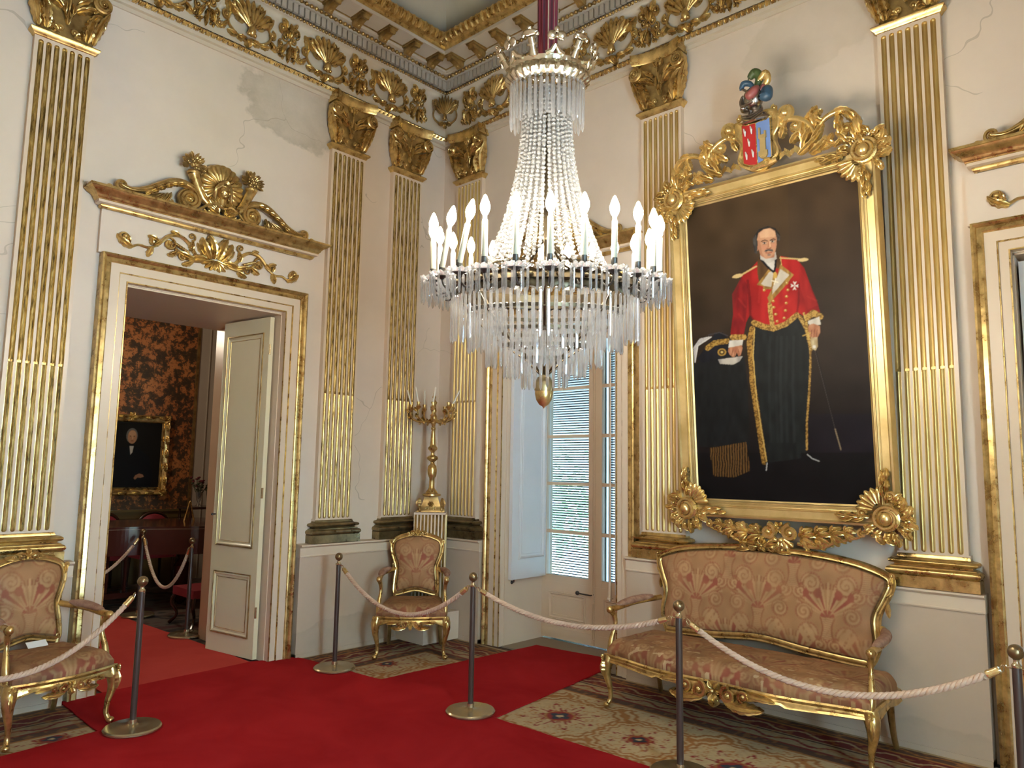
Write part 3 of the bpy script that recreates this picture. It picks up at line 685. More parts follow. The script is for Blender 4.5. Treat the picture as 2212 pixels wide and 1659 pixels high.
# ---------------------------------------------------------------- tall window with shutters
LOUV = paint('dark_green_louvre_paint', (.05, .055, .06, 1), .6)
def casement(name, c, n):
    t = bpy.data.objects.new(name, None); COL.objects.link(t); t['kind'] = 'structure'; t['label'] = 'tall cream glazed double door with glazing bars'; t['category'] = 'window'
    y0, y1 = .60, .645; rails = [.585, 1.035, 1.50, 1.965, 2.44, 2.93]
    for sg in (-1, 1):
        m = MB(); a, b = sorted((c + sg * .002, c + sg * .655))
        m.box((a, y0, .556), (a + (.075 if sg > 0 else .06), y1, 2.94)); m.box((b - (.06 if sg > 0 else .075), y0, .556), (b, y1, 2.94))
        m.box((a, y0, .02), (b, y1, .585 - .03)); panelled(m, a + .10, b - .10, .20, .46, y0, .02, 0); m.box((a + .03, y0 - .006, .06), (b - .03, y0, .12))
        for k, z in enumerate(rails): m.box((a, y0 + .004, z - (.03 if k in (0, 5) else .016)), (b, y1, z + (.03 if k in (0, 5) else .016)))
        m.build('casement', CREAM, t, 30)
        m = MB(); m.box((a + .04, .622, .58), (b - .04, .626, 2.93)); m.build('pane', PANE, t, 0)
    m = MB(); m.tube([(c - .02, y0 - .015, .05), (c - .02, y0 - .015, 2.9)], .008, 8); m.box((c - .03, y0 - .02, .40), (c + .0, y0, .48)); m.box((c - .03, y0 - .02, .03), (c + .0, y0, .08))
    m.build('bolt', CREAM, t)
    m = MB(); m.tube([(c - .02, y0, .48), (c - .02, y0 - .04, .48), (c - .14, y0 - .05, .485)], .007, 8); m.sph((c - .165, y0 - .05, .487), .02, 10, 8); m.build('handle', BLACK, t)
    # outside louvres
    for sg in (-1, 1):
        m = MB(); a, b = sorted((c + sg * .012, c + sg * .78))
        m.box((a, .80, 0), (a + (.03 if sg > 0 else .045), .835, 2.96)); m.box((b - .045, .80, 0), (b, .835, 2.96)); m.box((a, .80, 0), (b, .835, .10))
        z = .12
        while z < 2.93:
            m.add([(a + .03, .795, z), (b - .03, .795, z), (b - .03, .84, z - .010), (a + .03, .84, z - .010), (a + .03, .795, z + .010), (b - .03, .795, z + .010), (b - .03, .84, z + .0), (a + .03, .84, z + .0)],
                  [(0, 3, 2, 1), (4, 5, 6, 7), (0, 1, 5, 4), (1, 2, 6, 5), (2, 3, 7, 6), (3, 0, 4, 7)]); z += .0245
        m.build('louvre_shutter', LOUV, t, 30)
    return t
casement('window_1', WC1, 1); casement('window_2', WC2, 2)
def shutter(label, loc, rz, w=.56, knob=True, both=False):
    t = thing('folding_shutter', label, 'shutter', loc, rz, 'inside shutters of the tall windows')
    m = MB(); m.box((0, -.02, .60), (w, .02, 2.92)); panelled(m, .09, w - .10, .78, 2.8, -.02, .022, 0); panelled(m, .09, w - .10, .78, 2.8, .02, .022, 0, 1); m.build('shutter_leaf', WHITE, t, 30)
    if knob:
        m = MB(); m.tube([(w - .06, 0, .60), (w - .06, 0, .575), (w - .06, -.02, .57)], .006, 7); m.sph((w - .06, -.03, .57), .018, 9, 7); m.build('knob', BLACK, t)
    return t
shutter('white inside shutter standing open on the left of the tall window', (.965, .66, 0), -PI / 2)
s_ = shutter('white inside shutter folded back against the right side of the tall window', (2.205, .64, 0), -PI / 2 - .12, .50)
m = MB(); m.tube([(2.11, .10, .66), (2.11, .10, 2.9)], .007, 7); m.box((2.10, .09, .55), (2.12, .11, .70)); m.sph((2.11, .085, .57), .018, 8, 6); m.tube([(2.11, .10, .57), (2.11, .14, .57)], .006, 6)
q = m.build('espagnolette_bolt', CREAM); tag(q, 'long cream bolt rod on the edge of the right inside shutter', 'bolt')
shutter('white inside shutter in the window opening beside the right end of the room', (WC2 - DHW + .045, .66, 0), -PI / 2)
# a little greenery outside the louvres
for k, (x, y, z, r) in enumerate([(-3.2, 6, 1.0, .9), (.9, 7, 1.4, .9), (5.2, 7, 1.3, .9)]):
    m = MB()
    for i in range(420):
        p = rng.normal(0, .45, 3) * r; m.sph((x + p[0], y + p[1], max(.2, z + p[2])), (r * rng.uniform(.03, .09), r * .03, r * rng.uniform(.03, .07)), 5, 3)
    m.tube([(x, y, 0), (x, y, z)], .08, 7); q = m.build('garden_bush', simple('garden_leaves', (.025, .06, .018, 1), .8)); q['kind'] = 'stuff'; q['label'] = 'garden greenery outside'
# ---------------------------------------------------------------- painted surfaces (colour per mesh point)
def poly_mask(U, V, P):
    P = np.asarray(P, float); inside = np.zeros(U.shape, bool); x0, y0 = P[-1]
    for x1, y1 in P:
        c = ((y1 > V) != (y0 > V))
        if y1 != y0: inside ^= c & (U < (x0 - x1) * (V - y1) / (y0 - y1) + x1)
        x0, y0 = x1, y1
    return inside
def seg_dist(U, V, pts):
    D = np.full(U.shape, 1e9)
    for (x0, y0), (x1, y1) in zip(pts, pts[1:]):
        dx, dy = x1 - x0, y1 - y0; t = np.clip(((U - x0) * dx + (V - y0) * dy) / (dx * dx + dy * dy + 1e-9), 0, 1)
        D = np.minimum(D, np.hypot(U - x0 - t * dx, V - y0 - t * dy))
    return D
def lin(c): c = np.array(c, float) / 255; return np.where(c <= .04045, c / 12.92, ((c + .055) / 1.055) ** 2.4)
def vnoise(U, V, s, seed=0):
    r = np.random.RandomState(seed); G = r.rand(64, 64); x = U / s; y = V / s; xi = np.floor(x).astype(int); yi = np.floor(y).astype(int); fx = x - xi; fy = y - yi
    fx = fx * fx * (3 - 2 * fx); fy = fy * fy * (3 - 2 * fy); g = lambda a, b: G[a % 64, b % 64]
    return (g(xi, yi) * (1 - fx) + g(xi + 1, yi) * fx) * (1 - fy) + (g(xi, yi + 1) * (1 - fx) + g(xi + 1, yi + 1) * fx) * fy
def colour_grid(name, P, C, mat, parent=None, smooth=True, label=None, cat=None):
    ni, nj = P.shape[:2]; me = bpy.data.meshes.new(name); N = ni * nj
    idx = np.arange(N).reshape(ni, nj); F = np.stack([idx[:-1, :-1], idx[1:, :-1], idx[1:, 1:], idx[:-1, 1:]], -1).reshape(-1, 4)
    me.vertices.add(N); me.vertices.foreach_set('co', P.astype(np.float32).ravel()); me.loops.add(F.size); me.loops.foreach_set('vertex_index', F.ravel().astype(np.int32))
    me.polygons.add(len(F)); me.polygons.foreach_set('loop_start', np.arange(0, F.size, 4, dtype=np.int32)); me.polygons.foreach_set('loop_total', np.full(len(F), 4, dtype=np.int32))
    me.update(calc_edges=True); a = me.color_attributes.new('Col', 'FLOAT_COLOR', 'POINT'); a.data.foreach_set('color', np.concatenate([C.reshape(-1, 3), np.ones((N, 1))], 1).astype(np.float32).ravel())
    me.materials.append(mat); me.polygons.foreach_set('use_smooth', np.full(len(F), smooth)); o = bpy.data.objects.new(name, me); COL.objects.link(o)
    if parent is not None: o.parent = parent
    return o

# ---- patterned floor carpet
def rug_colour(X, Y):
    d = np.minimum(np.minimum(X, -Y), 7.3 - X)
    cream, red, tan, dark, blue = lin((176, 152, 112)), lin((128, 36, 28)), lin((150, 100, 48)), lin((72, 48, 34)), lin((38, 44, 56))
    C = np.ones(X.shape + (3,)) * cream
    al = np.where(X < -Y, Y, X)   # along the border
    # field: medallions in offset rows
    fx = (X - .07) / .62; fy = (Y + 1.10) / .62
    def med(cx, cy, r):
        px = (fx - cx); py = (fy - cy); px = px - np.round(px / 2) * 2; py = py - np.round(py / 2) * 2
        a = np.arctan2(py, px); rr = np.hypot(px, py); sq = (np.abs(px) ** 3 + np.abs(py) ** 3) ** (1 / 3.)
        return px, py, a, rr, sq * (1 + .05 * np.cos(a * 16)) / r
    C[:] = red; n1 = vnoise(X, Y, .03, 3); n2 = vnoise(X, Y, .012, 4)
    C[(n1 > .62)] = tan; C[(n1 > .45) & (n1 < .49)] = cream * .8
    for cx, cy, r in ((0, 0, .56), (1, 1, .56), (1, 0, .40), (0, 1, .40)):
        px, py, a, rr, q = med(cx, cy, r)
        C[q < 1.18] = tan; C[q < 1.08] = cream; C[q < 1.0] = tan * .9; C[q < .93] = cream
        C[(q < .93) & (n2 > .8)] = tan
        fl = .5 + .18 * np.cos(8 * a) + .10 * np.cos(16 * a)
        C[(rr / r < fl) & (q < .9)] = red * 1.05; C[(rr / r < fl - .08)] = cream; C[(rr / r < fl - .12) & (np.abs(np.sin(8 * a)) > .75)] = red
        C[(rr / r < .30)] = tan; C[(rr / r < .26)] = red; C[(rr / r < .18 + .04 * np.cos(4 * a))] = blue; C[(rr / r < .07)] = cream
    # border stripes running along both walls
    bands = [(0, .05, dark), (.05, .075, cream * .8), (.075, .17, dark * 1.2), (.17, .19, tan), (.19, .33, red * .55), (.33, .345, cream * .8), (.345, .37, dark), (.37, .50, cream * .75), (.50, .52, red * .8), (.52, .60, dark * 1.3), (.60, .62, tan), (.62, .645, cream)]
    for a, b, c in bands: C[(d >= a) & (d < b)] = c
    C[d < 0] = cream * .6
    w = np.sin(al * 2 * PI / .26) * .030; C[(np.abs(d - .26 - w) < .011)] = cream * .8; C[(np.abs(d - .435 - w * .9) < .013)] = red * .8
    C[(np.abs(d - .12 - w * .7) < .009)] = tan * .8
    k = (d > .08) & (d < .60) & (n1 > .68); C[k] = C[k] * .5 + tan * .5
    C *= (.72 + .5 * vnoise(X, Y, .25, 9) * vnoise(X, Y, .7, 8) + .25 * n2)[..., None]
    return C * 1.22
xs = np.arange(-.05, 7.35, .0125); ys = np.arange(-5.35, .65, .0125); 
def rug(x0, x1, y0, y1, step, label, name='floor_rug', z=.0):
    xs = np.arange(x0, x1 + 1e-6, step); ys = np.arange(y0, y1 + 1e-6, step); X, Y = np.meshgrid(xs, ys, indexing='ij'); Z = z + .0015 * vnoise(X, Y, .2, 5)
    o = colour_grid(name, np.stack([X, Y, Z], -1), rug_colour(X, Y), RUGM); return tag(o, label, 'rug')
rug(-.045, 7.3, -5.3, -.0, .011, 'worn patterned wool carpet with red and cream medallions covering the hall floor')
m = MB(); m.box((.93, .045, -.01), (2.24, .60, .004)); struct('trim_23', m, paint('dusty_threshold', (.26, .20, .14, 1), .8))
# second room carpet
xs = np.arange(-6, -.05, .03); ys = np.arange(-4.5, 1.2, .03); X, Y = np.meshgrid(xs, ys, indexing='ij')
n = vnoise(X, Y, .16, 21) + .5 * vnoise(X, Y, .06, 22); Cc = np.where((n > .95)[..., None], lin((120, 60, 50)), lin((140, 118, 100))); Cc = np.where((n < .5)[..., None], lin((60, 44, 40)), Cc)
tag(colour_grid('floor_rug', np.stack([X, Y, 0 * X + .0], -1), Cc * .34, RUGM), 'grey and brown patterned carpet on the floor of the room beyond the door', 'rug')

# ---- red carpet laid over it
def flat(name, pts, z, mat, label, th=.008):
    """outline filled as a slab with slightly wavering edges"""
    P = []
    for (a, b) in zip(pts, pts[1:] + pts[:1]):
        k = max(1, int(math.hypot(b[0] - a[0], b[1] - a[1]) / .12))
        for i in range(k): t = i / k; P.append((a[0] + (b[0] - a[0]) * t + rng.uniform(-.004, .004), a[1] + (b[1] - a[1]) * t + rng.uniform(-.004, .004)))
    import bmesh
    bm = bmesh.new(); vs = [bm.verts.new((x, y, z)) for x, y in P]; f = bm.faces.new(vs)
    if f.normal.z < 0: f.normal_flip()
    r = bmesh.ops.extrude_face_region(bm, geom=[f]); bmesh.ops.translate(bm, verts=[v for v in r['geom'] if isinstance(v, bmesh.types.BMVert)], vec=(0, 0, th))
    bmesh.ops.recalc_face_normals(bm, faces=bm.faces)
    me = bpy.data.meshes.new(name); bm.to_mesh(me); bm.free(); me.materials.append(mat); o = bpy.data.objects.new(name, me); COL.objects.link(o); return tag(o, label, 'carpet')
flat('red_carpet', [(-.10, -1.90), (.02, -1.56), (.14, -1.53), (1.06, -1.45), (1.15, .28), (1.85, .36), (2.10, .02), (2.29, -1.46), (3.9, -1.42), (5.2, -1.40), (5.2, -5.3), (1.0, -5.3), (.83, -3.90), (.77, -3.36), (.0, -3.34), (-.03, -3.08)], .004, RED, 'bright red carpet crossing the hall, with an arm towards the tall window')
flat('red_carpet', [(-.02, -3.06), (-.05, -1.91), (-1.0, -1.905), (-2.4, -1.96), (-2.92, -1.98), (-2.92, -3.06)], .003, RED2, 'duller red carpet running through the open door into the next room')

# ---- damask pattern (u along, v up, in metres) -> colour
def damask(U, V, period=.46, vh=.62, seed=0, red=1.0, worn=.0):
    tan, lite, rd, brn = lin((160, 118, 80)), lin((180, 142, 100)), lin((140, 64, 52)), lin((136, 84, 56))
    C = np.ones(U.shape + (3,)) * tan
    k = np.round(U / period); x = U - k * period; xx = np.abs(x)
    for off, voff in ((0, 0.), (.5, vh / 2)):
        k = np.round(U / period - off) + off; x = np.abs(U - k * period); y = (V - voff + vh * 2) % vh
        rr = np.hypot(x, y - .20); a = np.arctan2(y - .20, x + 1e-9)
        # fan of plumes
        pet = np.abs(np.sin((a) * 6.5)); fan = (y > .20) & (rr > .03) & (rr < .20 + .02 * pet) & (a > .35)
        C[fan & (pet > .35)] = lite; C[fan & (pet > .88) & (rr > .05)] = rd; C[fan & (rr > .17) & (pet > .2) & (pet < .5)] = brn
        core = (rr < .045) & (np.abs(np.sin(a * 4)) > .4) & (y > .19); C[core] = rd
        # vase / trunk
        tw = .028 + .03 * np.abs((y - .13) / .09) ** 2; tr = (y > .05) & (y < .20) & (x < tw); C[tr] = lite; C[(y > .05) & (y < .20) & (np.abs(x - tw) < .005)] = brn; C[tr & (np.abs(np.sin(y * 260)) > .85)] = brn
        # scrolls either side
        for cx, cy, r in ((.12, .09, .055), (.15, .22, .045), (.06, .035, .032), (.185, .34, .04)):
            q = np.hypot(x - cx, y - cy); th = np.arctan2(y - cy, x - cx); sp = np.abs(((q / r) * 1.6 - th / (2 * PI)) % 1 - .5)
            C[(q < r) & (sp < .18)] = lite; C[(q < r) & (sp > .42)] = brn; C[(q > r) & (q < r * 1.1) & (th < 1.8)] = brn
            C[(q > r * 1.14) & (q < r * 1.26) & (np.abs(np.sin(th * 11)) > .5)] = rd * .9 + tan * .1
        fl = (np.abs(x - .09) < .02) & (np.abs(y - .005) < .05 - np.abs(x - .09)); C[fl] = rd
        fl = (np.hypot((x - .165) * 1.2, y - .03) < .03); C[fl] = rd
        lf = np.abs(np.sin((x * 60 + y * 40))) ; z = (np.hypot(x - .11, y - .40) < .06) & (lf > .55); C[z] = lite
    for _ in range(2): C[1:-1, 1:-1] = (C[1:-1, 1:-1] * 2 + C[:-2, 1:-1] + C[2:, 1:-1] + C[1:-1, :-2] + C[1:-1, 2:]) / 6
    w = vnoise(U + 7, V + 7, .09, 33 + seed)[..., None] * .55 + .1; C = C * (1 - w) + tan * w
    n = vnoise(U + 9, V + 9, .05, 30 + seed); n2 = vnoise(U + 9, V + 9, .2, 31 + seed)
    C = C * (.75 + .25 * n + .25 * n2)[..., None]
    return C * 1.0
# ---------------------------------------------------------------- rococo seats
def outline_pts(ctrl, n=96):
    """closed smooth outline through control points"""
    P = np.asarray(ctrl, float); k = len(P); out = []
    per = max(2, n // k)
    for i in range(k):
        p0, p1, p2, p3 = P[i - 1], P[i], P[(i + 1) % k], P[(i + 2) % k]
        for t in np.arange(per) / per:
            out.append(.5 * ((2 * p1) + (-p0 + p2) * t + (2 * p0 - 5 * p1 + 4 * p2 - p3) * t * t + (-p0 + 3 * p1 - 3 * p2 + p3) * t ** 3))
    return np.array(out)
def resamp(P, n):
    d = np.concatenate([[0], np.cumsum(np.linalg.norm(np.diff(P, axis=0), axis=1))]); t = np.linspace(0, d[-1], n)
    return np.stack([np.interp(t, d, P[:, 0]), np.interp(t, d, P[:, 1])], 1)
def cushion_back(Bc, Tc, Lc, Rc, lean, bulge, name, parent, step=.006, period=.46, voff=0., seed=0):
    """padded panel blended between its bottom, top, left and right edges (u, z)"""
    nu = int(np.ptp(Tc[:, 0]) / step); nv = int(np.ptp(Lc[:, 1]) / step); B, T, L_, R_ = resamp(Bc, nu), resamp(Tc, nu), resamp(Lc, nv), resamp(Rc, nv)
    u = np.linspace(0, 1, nu)[:, None, None]; v = np.linspace(0, 1, nv)[None, :, None]
    G = (1 - v) * B[:, None] + v * T[:, None] + (1 - u) * L_[None] + u * R_[None] - ((1 - u) * (1 - v) * B[0] + u * (1 - v) * B[-1] + (1 - u) * v * T[0] + u * v * T[-1])
    W_ = nu * step; H_ = nv * step; e = np.minimum(np.minimum(u, 1 - u) * W_, np.minimum(v, 1 - v) * H_)[..., 0]
    b = bulge * (1 - np.clip(1 - e / .11, 0, 1) ** 2.6); U, V = G[..., 0], G[..., 1]; Y = lean(V) - b + .003 * vnoise(U + 3, V + 3, .06, 40 + seed)
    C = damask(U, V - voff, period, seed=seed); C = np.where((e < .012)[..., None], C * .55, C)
    return colour_grid(name, np.stack([U, Y, V], -1), C, DAMASK, parent)
def seat(kind, label, cat, loc, rz, group, W, D, sofa=False, carved=True):
    t = thing(kind, label, cat, loc, rz, group)
    hw = W / 2; fr = GOLD
    zs = .345                         # underside of the cushion
    # --- seat cushion: serpentine plan
    def front(s):                     # s -1..1 -> y of the front edge
        return -D / 2 - (.055 * math.cos(s * PI / 2) if not sofa else .085 * math.cos(s * PI * .5) - .015 * math.cos(s * PI * 2.2))
    nu = 150 if not sofa else 380; nv = 130 if not sofa else 150; S = np.linspace(-1, 1, nu); T = np.linspace(0, 1, nv) ** 1.35; P = np.zeros((nu, nv, 3)); UV = np.zeros((nu, nv, 2))
    for i, s in enumerate(S):
        yf = front(s); yb = D / 2 - .06; wsc = 1.0
        for j, q in enumerate(T):
            y = yf + (yb - yf) * q; x = s * (hw - .005 - (.045 if not sofa else .02) * q)
            e = min(1, (1 - abs(s)) * W / .12) ; g = min(1, q * D / .10, (1 - q) * D / .08 + .2)
            z = zs + .035 + (.065 if not sofa else .075) * (1 - (1 - e) ** 2.2) ** .6 * (1 - (1 - g) ** 2.5) ** .6 + .018 * math.cos(s * PI / 2) * math.sin(PI * q)
            P[i, j] = (x, y, z); UV[i, j] = (x, y)
    N1 = vnoise(P[..., 0] + 5, P[..., 1] + 5, .07, 51); P[..., 2] += .006 * N1
    # skirts of the cushion down to the rail
    sk = lambda A: np.stack([A, A * [1, 1, 0] + [0, 0, zs - .0]], 1)
    arc = np.concatenate([np.zeros((nu, 1)), np.cumsum(np.linalg.norm(np.diff(P[..., 1:], axis=1), axis=2), axis=1)], 1)
    C = damask(P[..., 0], arc + .30, .46, seed=5) * .92
    if sofa:
        sc = vnoise(P[..., 0] * 1 + 2, P[..., 1] * 3 + 2, .05, 77); tear = (P[..., 1] < -.12) & (sc > .83); C[tear] = C[tear] * .4 + lin((205, 180, 140)) * .6
    C *= (.82 + .3 * N1)[..., None]
    # edge wall rows appended at front
    Pf = P[:, :1].copy(); Pf[..., 2] = zs; Pf[..., 1] += .004; Cf = C[:, :1] * .8
    Pb = P[:, -1:].copy(); Pb[..., 2] = zs; G = np.concatenate([Pf, P, Pb], 1); CG = np.concatenate([Cf, C, C[:, -1:]], 1)
    L_ = G[:1].copy(); L_[..., 2] = zs; R_ = G[-1:].copy(); R_[..., 2] = zs
    G = np.concatenate([L_, G, R_], 0); CG = np.concatenate([CG[:1], CG, CG[-1:]], 0)
    colour_grid('seat_cushion', G, CG, DAMASK, t)
    # --- seat rail
    m = MB(); n = 61; rows = []
    per = []
    for s in np.linspace(-1, 1, n): per.append((s * (hw + .004), front(s) - .012, s))
    rows = []
    for x, y, s in per:
        if sofa: dip = .030 * (1 - abs(s)) + .028 * math.cos(s * PI * 2) * (abs(s) < .5) + .0
        else: dip = .022 * math.cos(s * PI * 2) + .012
        low = zs - .036 - max(0, dip) * .8 + .02 * (abs(s) > .8) * 0
        rows.append([(x, y + .03, zs + .012), (x, y + .006, zs + .014), (x, y, zs + .004), (x, y + .008, zs - .012), (x, y + .002, zs - .022), (x, y + .004, low + .012), (x, y - .006, low), (x, y + .01, low - .008), (x, y + .035, low)])
    m.grid(np.array(rows)); m.build('front_rail', fr, t, 50)
    for sg in (-1, 1):
        m = MB(); ys = np.linspace(front(1) - .005, D / 2 - .03, 16); rows = []
        for y in ys:
            q = (y - ys[0]) / (ys[-1] - ys[0]); x = sg * (hw + .006 - (.045 if not sofa else .02) * q); lo = zs - .055 - .02 * math.sin(PI * q) ** 2 * math.cos(q * 6)
            rows.append([(x - sg * .035, y, zs + .01), (x, y, zs + .013), (x + sg * .008, y, zs), (x, y, zs - .015), (x + sg * .004, y, lo + .01), (x + sg * .008, y, lo), (x - sg * .03, y, lo)])
        m.grid(np.array(rows)); m.build('side_rail', fr, t, 50)
    m = MB(); m.box((-hw + .03, D / 2 - .07, zs - .06), (hw - .03, D / 2 - .03, zs + .02)); m.build('back_rail', fr, t)
    # carved spray in the middle of the rail
    m = MB(True); zc = zs - .045
    for sg in (-1, 1):
        m.scroll((sg * .05, zc), .026, .008, 1.4, PI / 2, .008, .012, sg); m.scroll((sg * .10, zc + .005), .018, .006, 1.3, -PI / 2, .006, .01, -sg)
        m.leaf((sg * .03, zc - .02), (0 if sg > 0 else PI) - sg * .25, .13, .022, sg * .4, .6, 5, 0, .008)
        m.leaf((sg * .10, zc + .01), (0 if sg > 0 else PI) + sg * .1, .10, .014, -sg * .3, .6, 4, 0, .006)
    m.rosette((0, zc + .005), .032, 6, 0, .012); m.leaf((0, zc), -PI / 2, .045, .02, 0, .5, 2, 0, .012)
    sc = 1.9 if sofa else 1.0
    M = Matrix.Translation((0, front(0) - .012, zc)) @ Matrix.Scale(sc, 4) @ Matrix.Translation((0, 0, -zc)); m.xf(M); m.build('rail_carving', fr, t, 50)
    # --- front legs: cabriole
    for sg in (-1, 1):
        m = MB(); x0 = sg * (hw - .012); y0 = front(1) + .02
        path = smooth_path([(x0, y0, zs + .0), (x0 + sg * .012, y0 - .012, zs - .06), (x0 + sg * .012, y0 - .012, zs - .13), (x0 - sg * .004, y0 + .002, .13), (x0 - sg * .006, y0 + .006, .06), (x0 + sg * .006, y0 - .012, .02)], 26)
        m.tube(path, [.040, .042, .032, .022, .016, .015, .018], 10); m.sph((x0 + sg * .010, y0 - .018, .020), (.024, .024, .020), 10, 7)
        Q = MB(True); Q.leaf((0, 0), -PI / 2, .11, .018, 0, .5, 4, 0, .0); Q.rosette((0, .012), .022, 5, 0, .006)
        m.merge(Q, Matrix.Translation((x0 + sg * .018, y0 - .052, zs - .02)) @ Matrix.Rotation(sg * .6, 4, 'Z'))
        m.build('leg', fr, t, 50)
    for sg in (-1, 1):
        m = MB(); x0 = sg * (hw - .07); y0 = D / 2 - .05
        m.tube(smooth_path([(x0, y0, zs), (x0, y0 + .005, .22), (x0 + sg * .004, y0 + .03, .08), (x0 + sg * .01, y0 + .055, .0)], 14), [.024, .022, .018, .017], 8); m.build('leg', GOLDD, t, 50)
    # --- back
    zb = .448 if sofa else .455
    if sofa:
        H = 1.125; half = [(-.64, zb + .005), (-.72, zb + .02), (-.765, .60), (-.755, .74), (-.805, .86), (-.835, .95), (-.80, 1.015), (-.62, 1.075), (-.35, 1.11)]
        top = [(0, H)]; bot = [(0, .500), (.33, .470)]
    else:
        H = 1.02; half = [(-.175, zb), (-.21, zb + .035), (-.208, .60), (-.20, .70), (-.232, .80), (-.248, .88), (-.222, .955), (-.13, 1.00)]
        top = [(0, H)]; bot = [(0, zb + .035), (.10, zb + .015)]
    ctrl = half + top + [(-x, z) for x, z in half[::-1]] + ([bot[1], bot[0], (-bot[1][0], bot[1][1])])
    O = outline_pts(ctrl, 150 if not sofa else 260)
    yb = D / 2 - .075; lean = lambda z: yb + (np.asarray(z) - .45) * .17
    cc = O.mean(0)
    inn = O.copy(); d = np.gradient(O, axis=0); d /= np.linalg.norm(d, axis=1)[:, None]; nrm = np.stack([-d[:, 1], d[:, 0]], 1)
    if ((inn + nrm * .01 - cc) ** 2).sum() > ((inn - cc) ** 2).sum(): nrm = -nrm
    fw = .042 if sofa else .034; inn = O + nrm * fw
    per = (150 if not sofa else 260) // len(ctrl); nh = len(half); ic, ish = 1, 6 if not sofa else 6; N_ = len(inn)
    mir = 2 * nh            # index of the mirrored first point
    Lc = inn[per * ic: per * ish + 1]; Tc = inn[per * ish: per * (mir - ish) + 1]; Rc = inn[per * (mir - ish): per * (mir - ic) + 1][::-1]; Bc = np.concatenate([inn[per * (mir - ic):], inn[:per * ic + 1]])[::-1]
    cushion_back(Bc, Tc, Lc, Rc, lambda z: lean(z) - .012, .045 if sofa else .035, 'back_cushion', t, .0035, .46, .52 if sofa else .46, 1 if sofa else 2)
    m = MB(); prof = [(-.004, .02), (-.006, -.004), (.004, -.016), (.014, -.014), (.020, -.024), (.030, -.026), (.036, -.016), (fw + .002, -.012), (fw + .002, .02)]
    m.grid(np.array([[(O[i][0] + nrm[i][0] * a, lean(O[i][1]) + h, O[i][1] + nrm[i][1] * a) for a, h in prof] for i in range(len(O))]), ci=True); m.build('back_frame', fr, t, 50)
    # plain back board
    Q = inn; m = MB(); rr = [[(cc[0] + (p[0] - cc[0]) * k, lean(cc[1] + (p[1] - cc[1]) * k) + .018, cc[1] + (p[1] - cc[1]) * k) for p in Q] for k in (0.02, .5, 1)]; m.grid(np.array(rr), cj=True); m.build('back_board', DARKW, t)
    # crest carving and ears
    m = MB(True); s = 1.65 if sofa else 1.
    for sg in (-1, 1):
        m.scroll((sg * .045, .0), .020, .006, 1.4, PI / 2, .007, .01, sg); m.scroll((sg * .085, -.006), .016, .005, 1.3, -PI / 2, .006, .01, -sg)
        m.leaf((sg * .01, .0), (0 if sg > 0 else PI) + sg * .5, .06, .018, -sg * .6, .6, 3, 0, .008); m.leaf((sg * .05, -.012), (0 if sg > 0 else PI) - sg * .1, .07, .012, 0, .6, 3, 0, .006)
    m.rosette((0, .006), .028, 6, 0, .012); m.leaf((0, .012), PI / 2, .035, .016, 0, .6, 2, 0, .01)
    m.xf(Matrix.Translation((0, float(lean(H)) - .02, H - .008)) @ Matrix.Scale(s, 4)); m.build('crest_carving', fr, t, 50)
    for sg in (-1, 1):
        ex, ez = (sg * .825, .995) if sofa else (sg * .240, .925); m = MB(True)
        m.scroll((0, .012), .018, .006, 1.2, -PI / 2, .007, .0, sg); m.leaf((0, .02), -PI / 2, .09, .016, -sg * .5, .6, 3, 0, .0)
        m.leaf((-sg * .04, -.13), PI / 2 - sg * .6, .06, .018, -sg * .5, .6, 3, 0, .0); m.leaf((-sg * .03, -.14), -PI / 2 - sg * .1, .10, .018, sg * .3, .6, 3, 0, .0)
        m.xf(Matrix.Translation((ex, float(lean(ez)) - .02, ez))); m.build('ear_carving', fr, t, 50)
    # stiles from the rail to the back
    for sg in (-1, 1):
        m = MB(); x0 = sg * (.70 if sofa else .185); m.tube([(x0, yb + .0, zs), (x0, float(lean(zb)), zb + .05)], [.02, .018], 8); m.build('stile', fr, t)
    # --- arms
    for sg in (-1, 1):
        xa = sg * (hw - .015); xb = sg * (.775 if sofa else .205); ya = -D / 2 + (.09 if sofa else .13); yb2 = float(lean(.66)) - .005; za = .655
        m = MB(); p = smooth_path([(xb, yb2, za + .035), (xb + sg * .02, yb2 - .05, za + .03), (xa, (ya + yb2) / 2 + .02, za + .015), (xa + sg * .006, ya + .03, za), (xa + sg * .008, ya - .03, za - .005)], 24)
        m.tube(p, [.020, .020, .020, .022, .026], 9); m.sph((xa + sg * .008, ya - .045, za - .004), (.024, .026, .026), 10, 8); m.build('arm', fr, t, 50)
        m = MB(); q = p[7:19] + [0, 0, .018]; m.tube(q, [.016, .030, .032, .032, .028, .012], 10, flat=.8); m.build('arm_pad', PADM, t, 50)
        m = MB(); m.tube(smooth_path([(xa + sg * .008, ya - .03, za - .01), (xa - sg * .004, ya + .0, za - .06), (xa - sg * .006, ya + .0, za - .12), (xa + sg * .004, ya - .03, zs + .10), (xa, ya - .045, zs + .03), (xa - sg * .004, ya - .05, zs + .0)], 24), [.022, .017, .014, .020, .026, .020], 9)
        m.build('arm_support', fr, t, 50)
    return t
def padm():
    t = NT('worn_pink_damask'); return t.set(Base_Color=t.ramp(t.noise(26, 5, .6), [(.4, (.26, .13, .085)), (.6, (.38, .22, .14))]), Roughness=.75)
PADM = padm()
seat('armchair', 'gilt armchair in worn tan damask standing in the corner before the fluted pedestal', 'armchair', (.555, -.715, .012), math.radians(46), 'gilt damask armchairs', .60, .56)
seat('armchair', 'gilt armchair in worn tan damask cut off by the picture edge, beside the door', 'armchair', (.455, -3.600, .012), math.radians(101), 'gilt damask armchairs', .60, .56)
